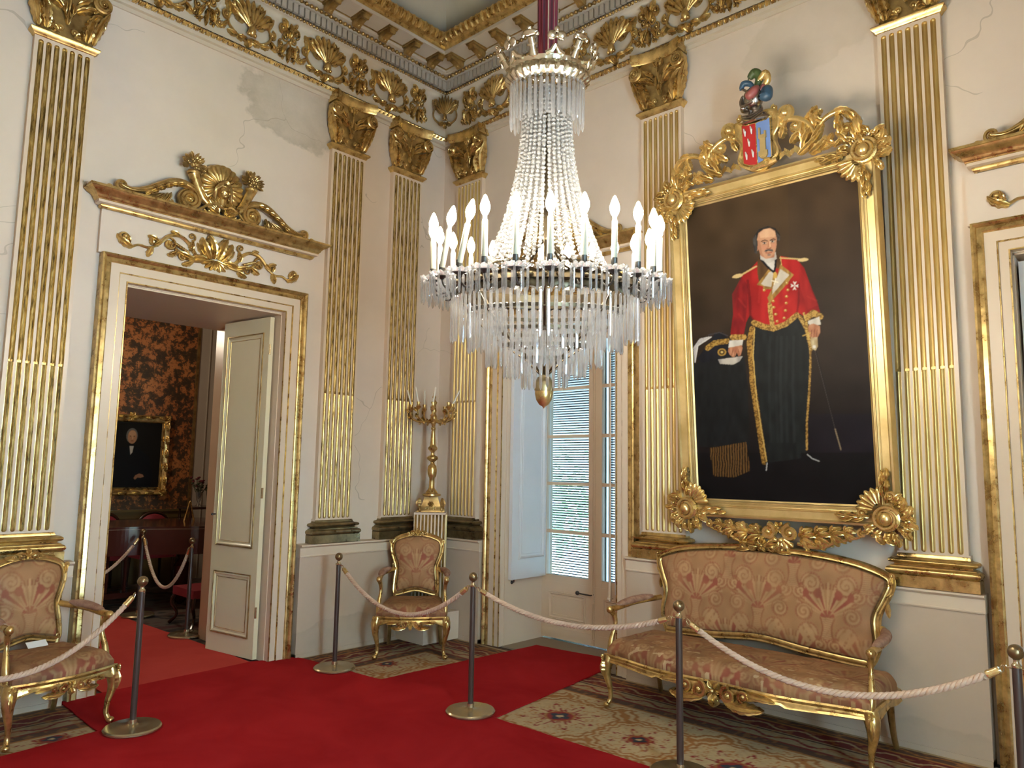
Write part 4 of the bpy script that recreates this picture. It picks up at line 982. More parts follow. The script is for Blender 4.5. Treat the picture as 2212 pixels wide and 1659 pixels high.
seat('settee', 'long gilt settee in worn tan and red damask under the big portrait', 'sofa', (3.545, -.45, .012), 0, 'gilt damask settee', 1.74, .62, True)
m = MB(); m.box((-.001, -.06, 0), (.0, .06, .05)); o = m.build('paper_card', simple('white_paper', (.85, .83, .78, 1), .6)); o.location = (.36, -3.60, .475); o.rotation_euler = (0, -.9, .2); tag(o, 'white paper card lying on the seat of the armchair by the door', 'card')

# ---------------------------------------------------------------- rope barrier
def post(label, x, y, z0=.012, dark=False):
    t = thing('barrier_post', label, 'rope barrier post', (x, y, z0), 0, 'rope barrier posts')
    m = MB(); m.lathe([(.0, 0), (.160, 0), (.166, .006), (.166, .014), (.158, .022), (.10, .026), (.04, .030), (.024, .036), (.022, .06)], 44); m.build('base', BRASS, t, 35)
    m = MB(); m.tube([(0, 0, .03), (0, 0, .825)], .0185, 18); m.build('pole', POSTM, t)
    m = MB(); m.lathe([(.0185, .822), (.0195, .826), (.0195, .832), (.013, .840), (.011, .850), (.013, .856)], 18); m.build('neck', BRASS, t)
    m = MB(); m.sph((0, 0, .886), .032, 20, 14); m.build('ball', BRASS2, t, 60)
    m = MB()
    for a in (0, PI): m.tube([(math.cos(a) * .018, math.sin(a) * .018, .818), (math.cos(a) * .035, math.sin(a) * .035, .818), (math.cos(a) * .04, math.sin(a) * .04, .826)], .0035, 6)
    m.build('hook', BRASS, t); return t
BRASS2 = gold('aged_brass_ball', (.20, .14, .07), (.28, .20, .10), .3, 8, .05)
posts = {}
for k, lab, x, y in (('A', 'brass rope post with wide base between the left armchair and the open door', .886, -3.201), ('B', 'rope post standing near the wall, left of the corner armchair', .563, -1.532),
                     ('C', 'rope post with brass base on the red carpet, right of the corner armchair', 2.104, -1.500), ('D', 'tall dark rope post in front of the settee, base cut off below', 3.636, -1.415),
                     ('E', 'dark rope post cut off by the right picture edge', 5.175, -1.300), ('S', 'rope post in the next room standing before the piano', -2.66, -1.835), ('T', 'rope post in the next room just beside the open door leaf', -1.395, -1.868),
                     ('O', 'rope post outside the view beside the left armchair', 1.25, -4.62)):
    posts[k] = (x, y)
    if k != 'O': post(lab, x, y)
def ropeobj(label, a, b, sag, za=.826, zb=.826):
    t = thing('barrier_rope', label, 'rope', (0, 0, 0), 0, 'ropes of the rope barrier')
    A = np.array([*a, za]); B = np.array([*b, zb]); d = (B - A); h = d.copy(); h[2] = 0; h /= np.linalg.norm(h); A = A + h * .045; B = B - h * .045
    L = np.linalg.norm(B - A); n = int(L / .008); s = np.linspace(0, 1, n); P = A + (B - A) * s[:, None]; P[:, 2] -= sag * 4 * s * (1 - s)
    T = np.gradient(P, axis=0); ln = np.concatenate([[0], np.cumsum(np.linalg.norm(np.diff(P, axis=0), axis=1))]); T /= np.linalg.norm(T, axis=1)[:, None]
    side = np.cross(T, [0, 0, 1]); side /= np.linalg.norm(side, axis=1)[:, None]; up = np.cross(side, T)
    i0 = np.searchsorted(ln, .085); i1 = np.searchsorted(ln, ln[-1] - .085)
    m = MB()
    for k in range(3):
        ph = ln * 2 * PI / .075 + k * 2 * PI / 3; Q = P + .0088 * (np.cos(ph)[:, None] * side + np.sin(ph)[:, None] * up); m.tube(Q[i0:i1], .0092, 6)
    m.build('rope_strand', ROPE, t, 60)
    for e in (0, 1):
        rng_ = (range(0, i0 + 1) if e == 0 else range(len(P) - 1, i1 - 1, -1)); Q = P[list(rng_)]
        m = MB(); k0 = max(2, len(Q) - 7); 
        R = []; seg = Q[-7:] if len(Q) > 7 else Q
        m.tube(seg, [.014, .018, .016, .018, .016, .019, .017], 12); m.build('ferrule', FERR, t)
        m = MB(); q = Q[: max(3, len(Q) - 6)]; c = q.mean(0); ang = np.linspace(0, 2 * PI * .86, 16); tt = (q[-1] - q[0]); Ln = np.linalg.norm(tt); tt = tt / Ln
        ring_ = [c + tt * Ln * .5 * math.cos(g) + np.array([0, 0, 1]) * .014 * math.sin(g) for g in ang]; m.tube(ring_, .0028, 6); m.build('hook', BRASS, t)
    return t
FERR = gold('bright_brass', (.70, .52, .24), (.85, .66, .34), .15, 5, .03)
ropeobj('twisted rope running from the post before the door past the left armchair', posts['A'], posts['O'], .34)
ropeobj('sagging twisted rope hung before the corner armchair', posts['B'], posts['C'], .275)
ropeobj('twisted rope running from the carpet post to the post before the settee', posts['C'], posts['D'], .135)
ropeobj('long twisted rope sagging in front of the settee seat', posts['D'], posts['E'], .235)
ropeobj('short piece of twisted rope leaving the post at the right picture edge', posts['E'], (6.4, -1.35), .2)
ropeobj('deeply sagging rope between the two posts in the next room', posts['S'], posts['T'], .44)
ropeobj('rope in the next room running behind the door frame', (-2.80, -3.0), posts['S'], .42)
# ---------------------------------------------------------------- pedestal and candelabrum in the corner
PX, PY = .300, -.318
t = thing('fluted_pedestal', 'tall cream and gilt fluted pedestal in the room corner behind the armchair', 'pedestal', (PX, PY, .012), PI / 4)
m = MB(); m.box((-.25, -.185, 0), (.15, .26, .26)); m.xf(Matrix.Rotation(-PI / 4, 4, 'Z')); m.build('plinth', CREAM, t, 20)
m = MB(); 
for sd in range(4):
    rows = []; n = 9; hwd = .150
    for k in range(n):
        u0 = -hwd + 2 * hwd * k / n
        for q, d in ((0, 0), (.2, 0), (.25, .008), (.5, .014), (.75, .008), (.8, 0)): rows.append((u0 + 2 * hwd / n * q, -hwd + d))
    rows.append((hwd, -hwd)); a = sd * PI / 2
    G = np.array([[(x * math.cos(a) - y * math.sin(a), x * math.sin(a) + y * math.cos(a), z) for z in (.27, 1.19)] for x, y in rows])
    m.grid(G, 0); K = len(rows) - 1; m.M[-K:] = [1 if (i % 6) in (1, 2, 3, 4) else 0 for i in range(K)]
m.box((-.15, -.15, 1.18), (.15, .15, 1.20), 0); m.build('fluted_shaft', [CREAM, GOLDD], t, 25)
t = thing('candelabrum', 'tall gilt candelabrum with curling arms standing on the fluted pedestal', 'candelabrum', (PX, PY, 1.214), PI / 4)
m = MB()   # three-sided foot
m.lathe([(.155, 0), (.150, .012), (.12, .03), (.105, .06), (.088, .10), (.075, .145), (.078, .15)], 3, a0=-PI / 2 + PI)
for k in range(3):
    a = PI / 2 + k * 2 * PI / 3; Q = MB(True); Q.scroll((0, .02), .03, .008, 1.3, -PI / 2, .010, .0, 1); Q.leaf((0, .03), PI / 2, .10, .025, 0, .6, 3)
    m.merge(Q, Matrix.Rotation(a + PI / 2, 4, 'Z') @ Matrix.Translation((0, -.13, 0)))
for k in range(3):
    a = -PI / 2 + k * 2 * PI / 3; Q = MB(True); Q.rosette((0, .075), .03, 6, 0, 0); Q.scroll((-.04, .03), .02, .006, 1.2, PI / 2, .007, 0, -1); Q.scroll((.04, .03), .02, .006, 1.2, PI / 2, .007, 0, 1)
    m.merge(Q, Matrix.Rotation(a + PI / 2, 4, 'Z') @ Matrix.Translation((0, -.062, 0)))
m.build('foot', GOLDD, t, 45)
m = MB(); Z = lambda z: z - 1.19
m.lathe([(.075, .148), (.09, .155), (.09, .168), (.06, .175), (.055, .19), (.035, .215), (.026, .23), (.026, .32), (.034, .335), (.044, .36), (.046, .40), (.040, .44), (.024, .455), (.018, .47), (.020, .48), (.050, .50), (.056, .515), (.050, .53), (.020, .545), (.016, .565), (.022, .58), (.046, .60), (.048, .615), (.030, .635), (.028, .65), (.022, .72), (.018, .785), (.026, .80), (.026, .81), (.016, .82), (.020, .845), (.030, .86), (.022, .885)], 20)
m.build('stem', GOLD, t, 45)
m = MB(); m.lathe([(.022, .88), (.034, .90), (.028, .93), (.018, .95), (.028, .975), (.020, 1.0), (.018, 1.03), (.030, 1.055), (.032, 1.065), (.014, 1.08), (.010, 1.095), (.020, 1.115), (.012, 1.13), (.008, 1.14), (.010, 1.15), (.0, 1.165)], 16); m.build('finial', GOLD, t, 45)
cand = []
for k in range(7):
    a = k * 2 * PI / 7 + .25; r = .235 if k % 2 else .19; zt = .985 if k % 2 else 1.0
    if k in (2, 5): r = .245
    ca, sa = math.cos(a), math.sin(a); m = MB()
    p = smooth_path([(0.012, 0, .90), (.06, 0, .875), (.12 * r / .2, 0, .87), (r * .92, 0, .90), (r, 0, .95), (r - .005, 0, zt - .01)], 22)
    m.tube(p, [.013, .011, .010, .008], 7)
    for q in (.35, .6, .85):
        c = p[int(len(p) * q)]; L_ = MB(True); L_.leaf((0, 0), .2, .06, .016, 1.2, .6, 3, 0, 0); m.merge(L_, Matrix.Translation(c) @ Matrix.Rotation(0, 4, 'Z'))
    m.sph((p[8][0], 0, p[8][2] - .018), .012, 7, 5)
    m.lathe([(.010, zt - .02), (.020, zt), (.026, zt + .012), (.018, zt + .02), (.014, zt + .035), (.020, zt + .05), (.019, zt + .055)], 12, (r - .005, 0, 0))
    m.xf(Matrix.Rotation(a, 4, 'Z')); m.build('arm', GOLD, t, 45); cand.append(((r - .005) * ca, (r - .005) * sa, zt + .052))
cs = 1 / math.sqrt(2)
tilts = [(-.30, 0), (0, .0), (.12, .1), (.35, .1), (-.28, .1)]
cand = [c for i, c in enumerate(cand) if i not in (1, 6)]
names = ['thin white candle leaning left on the candelabrum, second from left', 'upright thin white candle beside the candelabrum finial', 'thin white candle tilted right on the right arm of the candelabrum', 'thin white candle leaning far right on the outer right arm', 'thin white candle on the far left arm of the candelabrum']
cw = sorted(((PX + cs * (x - y), PY + cs * (x + y), 1.214 + z) for x, y, z in cand), key=lambda p: p[0] * .735 + p[1] * .677)
lb = [names[4], names[0], names[1], names[2], names[3]]; tl = [-.28, -.22, .0, .14, .45]
for (x, y, z), l, a in zip(cw, lb, tl):
    m = MB(); dx, dy = .735 * math.sin(a), .677 * math.sin(a); h = .15; m.tube([(0, 0, -.012), (dx * h, dy * h, h * math.cos(a))], [.0085, .0075], 8); m.tube([(dx * h, dy * h, h * math.cos(a)), (dx * h, dy * h, h * math.cos(a) + .008)], .0015, 5)
    o = m.build('candle', CANDLE); o.location = (x, y, z); tag(o, l, 'candle', 'unlit candles on the candelabrum')

# ---------------------------------------------------------------- chandelier
AX, AY = 3.612, -2.557
CH = thing('crystal_chandelier', 'large crystal chandelier with a ring of lit candle bulbs and bead strings', 'chandelier', (AX, AY, 0), math.radians(-49.9 + 90))
_R = Matrix.Rotation(math.radians(40.1), 4, 'Z') @ Matrix.Rotation(math.radians(6.0), 4, 'X') @ Matrix.Diagonal((1, 1, .955, 1))
CH.matrix_world = Matrix.Translation(Vector((AX, AY, 2.5)) - _R @ Vector((0, 0, 2.5))) @ _R
# local -Y looks at the camera
CANDLE2 = simple('cream_candle_sleeve', (.36, .34, .26, 1), .5)
def prism(m, c, L, w, d=None, rz=0., mat=0, tip=.25, top=True):
    d = d or w * .6; n = 6; ca, sa = math.cos(rz), math.sin(rz)
    xs = [(-w / 2, 0), (-w / 4, -d / 2), (w / 4, -d / 2), (w / 2, 0), (w / 4, d / 2), (-w / 4, d / 2)]
    rows = []
    for k, z in ((.55, 0), (1, -.004), (1, -L + w * .9), (.3, -L)): rows.append([(c[0] + (x * ca - y * sa) * k, c[1] + (x * sa + y * ca) * k, c[2] + z) for x, y in xs])
    o = m.n; m.grid(rows, mat, cj=True); m.F.append(tuple(o + i for i in range(n))); m.F.append(tuple(o + 3 * n + n - 1 - i for i in range(n))); m.M += [mat, mat]
def pr_obj(L, w, name='crystal_prism'):
    m = MB(); prism(m, (0, 0, 0), L, w); m.sph((0, 0, .010), (.007, .004, .008), 6, 5); o = m.build(name, GLASS, None, 20, True); return o
TIERS = [(.432, 2.425, .205, 86, .0165), (.355, 2.345, .175, 72, .0165), (.272, 2.255, .160, 56, .0155), (.190, 2.185, .145, 40, .015), (.105, 2.125, .135, 22, .015)]
proto = pr_obj(.19, .0155); proto.parent = CH; first = True; rest = MB()
cnt = 0
for ti, (r, z, L, n, w) in enumerate(TIERS):
    for i in range(n):
        a = 2 * PI * (i + (.5 if ti % 2 else 0)) / n; x, y = r * math.cos(a), r * math.sin(a); fr = y < r * .15
        if ti < 3 and fr and cnt < 100:
            c = proto if first else proto.copy()
            if not first: COL.objects.link(c); c.parent = CH
            first = False; c.location = (x, y, z - .012 - rng.uniform(0, .01)); c.rotation_euler = (rng.uniform(-.03, .03), rng.uniform(-.03, .03), a + PI / 2 + rng.uniform(-.4, .4)); c.scale = (w / .0155, w / .0155, L / .19 * rng.uniform(.93, 1.05)); cnt += 1
        else: prism(rest, (x * rng.uniform(.97, 1.02), y, z - .012), L * rng.uniform(.93, 1.05), w, None, a + PI / 2 + rng.uniform(-.4, .4)); rest.sph((x, y, z - .002), .007, 6, 4)
o = rest.build('hanging_crystals', GLASS, CH, 20, True); o['kind'] = 'stuff'
# jewels strung along the top of each tier
m = MB()
for ti, (r, z, L, n, w) in enumerate(TIERS[:4]):
    for i in range(n):
        a = 2 * PI * (i + .5) / n; m.sph((r * math.cos(a), r * math.sin(a), z + .006), (.010, .010, .012), 6, 4)
o = m.build('crystal_jewels', GLASS, CH, 0, True); o['kind'] = 'stuff'
# metal rings
for ti, (r, z, L, n, w) in enumerate(TIERS):
    m = MB(); h = .012 if ti else .0
    m.lathe([(r - .006, z - .004), (r + .004, z - .004), (r + .006, z + .012), (r - .006, z + .014), (r - .006, z - .004)], 72, caps=False); m.build('tier_ring', DBRONZE, CH, 40)
# main band: dark pierced gallery
m = MB(); r = .432; n = 96; A = np.arange(n * 2) * PI / n
rows = [[(rr * math.cos(a), rr * math.sin(a), z + (.006 * math.cos(a * n / 2) if zz else 0)) for a in A] for rr, z, zz in ((r - .01, 2.420, 0), (r + .004, 2.415, 1), (r + .010, 2.430, 0), (r + .004, 2.446, 1), (r + .016, 2.454, 0), (r + .004, 2.483, 0), (r + .012, 2.493, 1), (r - .012, 2.493, 0), (r - .01, 2.420, 0))]
m.grid(np.array(rows), cj=True)
for i in range(48):
    a = i * 2 * PI / 48; m.sph(((r + .012) * math.cos(a), (r + .012) * math.sin(a), 2.468), (.013, .013, .012), 6, 4)
m.build('main_ring', DBRONZE, CH, 45)
m = MB()
for i in range(8):
    a = i * PI / 4; ca, sa = math.cos(a), math.sin(a)
    m.tube([(ca * rr, sa * rr, z) for rr, z in ((.43, 2.50), (.30, 2.56), (.12, 2.60), (.02, 2.70))], .006, 6)
    m.tube([(ca * rr, sa * rr, z) for rr, z in ((.43, 2.46), (.35, 2.34), (.26, 2.25), (.178, 2.18), (.09, 2.12), (.02, 2.05))], .005, 6)
m.tube([(0, 0, 2.0), (0, 0, 3.45)], .010, 8); m.build('inner_frame', DBRONZE, CH, 45)
# arms with bobeche, candle and bulb
arm0 = None
for i in range(24):
    a = -PI / 2 + math.radians(2.2 + 15 * i); rot = a + PI / 2
    if arm0 is None:
        m = MB(); m.tube(smooth_path([(0, -.435, 2.455), (0, -.455, 2.432), (0, -.485, 2.422), (0, -.515, 2.440), (0, -.525, 2.470)], 18), [.005, .005, .004], 6)
        m.lathe([(.004, 2.465), (.018, 2.475), (.03, 2.480), (.03, 2.484), (.010, 2.488), (.010, 2.505), (.0135, 2.51), (.0135, 2.535)], 14, (0, -.525, 0)); arm0 = m.build('arm', BLACK, CH, 45)
        m = MB(); c = (0, -.525); A = np.arange(48) * 2 * PI / 48
        rows = [[(c[0] + (rr + .008 * sc * abs(math.cos(g * 6))) * math.cos(g), c[1] + (rr + .008 * sc * abs(math.cos(g * 6))) * math.sin(g), z + .014 * sc * abs(math.cos(g * 6))) for g in A] for rr, z, sc in ((.014, 2.487, 0), (.035, 2.481, 0), (.055, 2.490, .6), (.052, 2.494, .6), (.035, 2.486, 0), (.014, 2.491, 0), (.014, 2.487, 0))]
        m.grid(np.array(rows), cj=True); bob = m.build('bobeche', GLASS, arm0, 30, True)
        m = MB()
        for k in range(9):
            g = k * 2 * PI / 9; prism(m, (c[0] + .052 * math.cos(g), c[1] + .052 * math.sin(g), 2.480), .095, .012, None, g + PI / 2 + rng.uniform(-.5, .5)); m.sph((c[0] + .052 * math.cos(g), c[1] + .052 * math.sin(g), 2.485), .006, 6, 4)
        bd = m.build('bobeche_drops', GLASS, arm0, 20, True); bd['kind'] = 'stuff'
        m = MB(); m.lathe([(.0125, 2.520), (.0130, 2.525), (.0120, 2.690), (.010, 2.694), (.0085, 2.697), (.0085, 2.712)], 14, (0, -.525, 0)); cn = m.build('candle', CANDLE2, arm0)
        m = MB(); m.lathe([(.009, 2.712), (.015, 2.722), (.0205, 2.740), (.0195, 2.757), (.0125, 2.778), (.0055, 2.795), (.0, 2.800)], 12, (0, -.525, 0)); bu = m.build('bulb', BULB, arm0, 60, True)
        arm0.rotation_euler[2] = rot; kids = [bob, bd, cn, bu]; continue
    c_ = arm0.copy(); COL.objects.link(c_); c_.parent = CH; c_.rotation_euler = (0, 0, rot)
    tilt = 0
    for kk, kd in enumerate(kids):
        d_ = kd.copy(); COL.objects.link(d_); d_.parent = c_
        if kk >= 2 and i in (4 - 7 + 24, 23 - 3):
            tl_ = -.30 if i == 21 else .42
            d_.matrix_local = Matrix.Translation((0, -.525, 2.52)) @ Matrix.Rotation(tl_ * (1 if i == 20 else -1), 4, 'Y') @ Matrix.Translation((0, .525, -2.52))
# bead strings
def strand(m, a, r0, z0, r1, z1, pw, size, seed, j=0):
    s = 0; r_ = np.random.RandomState(seed); zc = z0; k = 0
    Lt = z0 - z1
    while zc > z1:
        q = (z0 - zc) / Lt; rr = r0 + (r1 - r0) * q ** pw; kk = r_.randint(0, 3); h = size * (1.0 if kk else 1.25)
        m.sph((rr * math.cos(a), rr * math.sin(a), zc), (size * (.85 + .25 * (kk == 1)), size * (.85 + .25 * (kk == 1)), h * (.8 if kk else 1.0)), 7 if kk else 5, 4)
        zc -= h * 1.75
NS = 34
for i in range(NS):
    a = 2 * PI * i / NS; m = MB(); strand(m, a, .108, 3.42, .300, 2.53, 2.3, .0115, i); m.build('bead_string', BEAD, CH, 50, True)
m = MB()
for i in range(16): strand(m, 2 * PI * (i + .4) / 16, .075, 3.42, .22, 2.60, 2.2, .0105, 100 + i)
o = m.build('inner_beads', BEAD, CH, 50, True); o['kind'] = 'stuff'
# crown
m = MB(); r = .170; n = 28
A = np.arange(n * 6) * 2 * PI / (n * 6)
rows = [[((rr + b * .012 * abs(math.sin(g * n / 2)) ** .6) * math.cos(g), (rr + b * .012 * abs(math.sin(g * n / 2)) ** .6) * math.sin(g), z) for g in A] for rr, z, b in ((r - .015, 3.455, 0), (r + .0, 3.45, 0), (r + .010, 3.46, .3), (r + .018, 3.475, 1), (r + .016, 3.50, 1), (r + .006, 3.515, .6), (r + .014, 3.525, 0), (r + .016, 3.535, 0), (r - .004, 3.54, 0), (r - .015, 3.53, 0), (r - .015, 3.455, 0))]
m.grid(np.array(rows), cj=True); m.build('crown_band', SILVER, CH, 45)
for i in range(12):
    a = 2 * PI * (i + .35) / 12; m = MB(True)
    if i % 2 == 0:
        m.tube([(0, 0, 0), (0, .03, .008), (0, .075, .02)], [.022, .014, .017], 9); m.tube([(0, .04, .012), (0, .048, .014)], [.026, .026], 10)
        m.sph((0, .092, .026), (.036, .018, .012), 12, 7); m.sph((0, .112, .03), (.012, .01, .01), 7, 5)
        for sg in (-1, 1): m.sph((sg * .032, .082, .026), .011, 7, 5)
    else:
        m.tube([(-.04, .0, .0), (-.015, .012, .006), (0, .04, .012)], [.012, .014, .010], 7); m.tube([(.04, .0, .0), (.015, .012, .006), (0, .04, .012)], [.012, .014, .010], 7)
        for q, (x, y) in enumerate(((-.022, .075), (.022, .075), (0, .10))): m.sph((x, y, .022), (.021, .022, .010) if q < 2 else (.013, .016, .010), 10, 7)
        m.sph((0, .07, .03), .010, 7, 5)
    m.xf(Matrix.Rotation(a + PI / 2, 4, 'Z') @ Matrix.Translation((0, -(r + .010), 3.535)) @ Matrix.Rotation(.28, 4, 'X')); m.build('crown_finial', SILVER, CH, 50)
sp0 = None
for i in range(40):
    a = 2 * PI * i / 40; L = .19 if i % 2 else .17
    if sp0 is None: sp0 = pr_obj(.20, .019, 'crown_prism'); c = sp0
    else: c = sp0.copy(); COL.objects.link(c)
    c.parent = CH; c.location = (r * math.cos(a), r * math.sin(a), 3.435); c.rotation_euler = (0, 0, a + PI / 2 + rng.uniform(-.3, .3)); c.scale = (1.0 if i % 2 else .8, 1, L / .20)
m = MB()
for i in range(40): m.sph((r * math.cos(2 * PI * i / 40), r * math.sin(2 * PI * i / 40), 3.452), .009, 6, 4)
o = m.build('crystal_jewels', GLASS, CH, 0, True); o['kind'] = 'stuff'
# acorn pendant
m = MB(); m.lathe([(.010, 2.045), (.030, 2.035), (.042, 2.01), (.046, 1.985), (.044, 1.97)], 24); m.tube([(0, 0, 2.13), (0, 0, 2.03)], .014, 10); m.build('acorn_cup', BRONZE, CH, 45)
m = MB(); m.lathe([(.041, 1.972), (.042, 1.955), (.036, 1.925), (.022, 1.902), (.006, 1.892), (.003, 1.886), (.0, 1.882)], 24); m.build('acorn', GOLD, CH, 60)
# fabric covered suspension
m = MB(); n = 64; A = np.arange(n) * 2 * PI / n
G = np.array([[(rr * (1 + .10 * math.sin(g * 11)) * math.cos(g), rr * (1 + .10 * math.sin(g * 11)) * math.sin(g), z) for g in A] for rr, z in ((.022, 3.55), (.036, 3.58), (.044, 3.66), (.046, 3.9), (.045, 7.03))])
m.grid(G, 0, cj=True); m.M = [(1 if (j % 8) in (0,) else (2 if (j % 8) in (3, 4) else 0)) for i in range(4) for j in range(n)]
m.build('fabric_sleeve', [simple('wine_red_cloth', (.16, .012, .022, 1), .8), simple('tan_cloth', (.45, .33, .20, 1), .8), simple('dark_red_cloth', (.06, .006, .012, 1), .8)], CH, 60)
# ---------------------------------------------------------------- the big portrait
FT = thing('framed_portrait', 'huge gilt-framed portrait of a man in a red military coat and black trousers', 'painting', (3.662, -.085, 1.438), 0, None)
FT.rotation_euler = (.0636, 0, 0)
def homog(src, dst):
    A = []
    for (x, y), (u, v) in zip(src, dst): A += [[x, y, 1, 0, 0, 0, -u * x, -u * y, u], [0, 0, 0, x, y, 1, -v * x, -v * y, v]]
    A = np.array(A, float); h = np.linalg.solve(A[:, :8], A[:, 8]); return np.append(h, 1).reshape(3, 3)
HM = homog([(0, 1), (1, 1), (0, 0), (1, 0)], [(95, 83), (869, -75), (137, 1406), (933, 1435)])
nu, nv = 420, 740
u_, v_ = np.meshgrid(np.linspace(0, 1, nu), np.linspace(0, 1, nv), indexing='ij')
w_ = HM[2, 0] * u_ + HM[2, 1] * v_ + 1; U = (HM[0, 0] * u_ + HM[0, 1] * v_ + HM[0, 2]) / w_; V = (HM[1, 0] * u_ + HM[1, 1] * v_ + HM[1, 2]) / w_
def canvas():
    n = vnoise(U + 900, V + 900, 70, 1); n2 = vnoise(U + 900, V + 900, 9, 2)
    t = np.clip(V / 1300, 0, 1)[..., None]
    C = lin((96, 74, 50)) * (1 - t) ** 1.6 + lin((28, 23, 26)) * (1 - (1 - t) ** 1.6)
    C = C * (.75 + .5 * n)[..., None]; C = np.where((U > 560)[..., None], C * .85 + lin((58, 48, 50)) * .2 * (1 - t), C)
    C = np.where((V > 1020 + 15 * n)[..., None] & (U > 600)[..., None], lin((36, 30, 38)) * (.7 + .5 * n)[..., None], C)
    C = np.where((V > 1200)[..., None], lin((22, 19, 22)) * (.8 + .4 * n)[..., None], C)
    C *= .70; n2 = vnoise(U + 900, V + 900, 4.5, 2)
    def shade(k, xc, w, lo):
        C[k] = C[k] * (lo + (1 - lo) * np.clip(np.cos((U[k] - xc) / w * 1.5), 0, 1))[:, None]
    def fill(P, c, c2=None, sc=18, amt=1.0, seed=3):
        k = poly_mask(U, V, P); col = lin(c) * np.ones(U.shape + (3,))
        if c2 is not None:
            g = vnoise(U * 1.0 + 500, V * .35 + 500, sc, seed)[..., None]; col = col * (1 - g) + lin(c2) * g
        C[k] = C[k] * (1 - amt) + col[k] * amt; return k
    def line(P, w, c, c2=None, amt=1.0):
        k = seg_dist(U, V, P) < w / 2; col = lin(c) * np.ones(U.shape + (3,))
        if c2 is not None: col[(n2 > .5)] = lin(c2)
        C[k] = C[k] * (1 - amt) + col[k] * amt
    def ell(c, r, col, amt=1.0, rot=0.):
        x = U - c[0]; y = V - c[1]; ca, sa = math.cos(rot), math.sin(rot); k = ((x * ca + y * sa) / r[0]) ** 2 + ((-x * sa + y * ca) / r[1]) ** 2 < 1
        C[k] = C[k] * (1 - amt) + lin(col) * amt; return k
    # draped table with fringe, hat
    fill([(118, 800), (160, 775), (300, 755), (352, 768), (366, 900), (372, 1190), (340, 1160), (200, 1175), (128, 1170)], (30, 31, 33), (20, 21, 22), 14)
    fr = poly_mask(U, V, [(185, 1178), (355, 1150), (372, 1280), (300, 1310), (205, 1305)]); st = np.sin(U * .55 + 4 * vnoise(U + 99, V + 99, 30, 6)) > .1; C[fr] = lin((40, 28, 18)); C[fr & st] = lin((112, 80, 42))
    fill([(190, 700), (215, 660), (255, 652), (285, 690), (285, 760), (160, 790), (135, 770)], (18, 19, 24), (30, 30, 38))
    line([(185, 722), (215, 700), (275, 692)], 24, (176, 140, 68), (120, 88, 36)); line([(190, 662), (240, 652), (278, 668)], 5, (60, 58, 62))
    for k in range(16):
        a = k / 15; line([(190 + 12 * a, 672), (150 - 10 * a, 680 + 30 * a), (120 + 6 * a, 720 + 65 * a)], 5, (212, 206, 198) if k % 2 else (150, 146, 146))
    ell((250, 742), (20, 17), (170, 132, 60)); ell((250, 742), (13, 11), (60, 44, 24)); ell((250, 742), (6, 5), (210, 180, 110))
    fill([(232, 775), (345, 762), (330, 785), (300, 800), (240, 795)], (196, 188, 176), (150, 144, 138))
    # dark trousers and coat tails
    fill([(392, 628), (500, 648), (600, 590), (632, 660), (652, 780), (654, 820), (640, 980), (628, 1190), (600, 1225), (452, 1245), (430, 1100), (405, 960), (383, 800), (380, 690)], (34, 37, 38), (22, 24, 25), 16)
    for x, a in ((520, .22), (470, .15), (575, .2), (500, .12), (545, .12)): line([(x, 680), (x - 8, 900), (x - 4, 1150)], 12, (60, 64, 66), None, a)
    line([(390, 640), (376, 700), (384, 800), (388, 880), (404, 1000), (420, 1120), (436, 1240)], 26, (176, 134, 62), (112, 80, 34)); line([(400, 640), (392, 760), (404, 950), (446, 1240)], 4, (216, 180, 104))
    line([(600, 592), (630, 650), (648, 740), (648, 800), (640, 930), (628, 1060), (626, 1185)], 9, (190, 150, 78), (130, 96, 42)); line([(606, 590), (640, 660), (650, 740)], 14, (196, 160, 90), (130, 96, 42))
    fill([(440, 1240), (455, 1240), (450, 1282), (440, 1278)], (14, 13, 14)); line([(448, 1245), (444, 1278)], 4, (206, 206, 204))
    fill([(600, 1200), (640, 1205), (684, 1236), (670, 1244), (600, 1236)], (16, 15, 17)); line([(628, 1208), (650, 1226), (680, 1238)], 4, (190, 188, 184))
    # sword
    line([(668, 735), (705, 890), (752, 1095)], 7, (24, 22, 24)); line([(668, 740), (752, 1095)], 1.6, (90, 80, 76)); line([(752, 1095), (776, 1186)], 5, (150, 132, 104))
    # red coat
    kc = fill([(425, 325), (380, 372), (345, 400), (322, 480), (305, 560), (290, 660), (300, 672), (350, 672), (362, 610), (380, 575), (398, 605), (440, 632), (485, 645), (545, 625), (588, 585), (602, 575), (640, 600), (694, 572), (684, 530), (650, 440), (626, 370), (600, 338), (560, 322), (515, 312), (500, 300)], (196, 40, 38), (156, 28, 28), 20); shade(kc, 505, 175, .55)
    fill([(300, 480), (345, 400), (372, 440), (368, 540), (352, 660), (305, 660)], (150, 30, 32), (104, 18, 24), 14, .8); line([(372, 420), (380, 500), (382, 580), (398, 605)], 12, (92, 14, 20), None, .6)
    line([(602, 440), (600, 520), (592, 570)], 9, (100, 16, 22), None, .55); fill([(600, 360), (640, 430), (684, 540), (640, 560), (610, 470)], (150, 30, 30), (176, 40, 36), 14, .6)
    for P in ([(330, 500), (360, 540)], [(330, 570), (350, 600)], [(640, 500), (680, 520)], [(430, 420), (420, 520)], [(500, 560), (560, 520)]): line(P, 9, (206, 60, 50), None, .16)
    # gold bands
    line([(398, 612), (440, 630), (486, 640)], 26, (190, 150, 76), (128, 96, 42)); line([(486, 640), (540, 622), (590, 582)], 24, (196, 156, 82), (132, 98, 44))
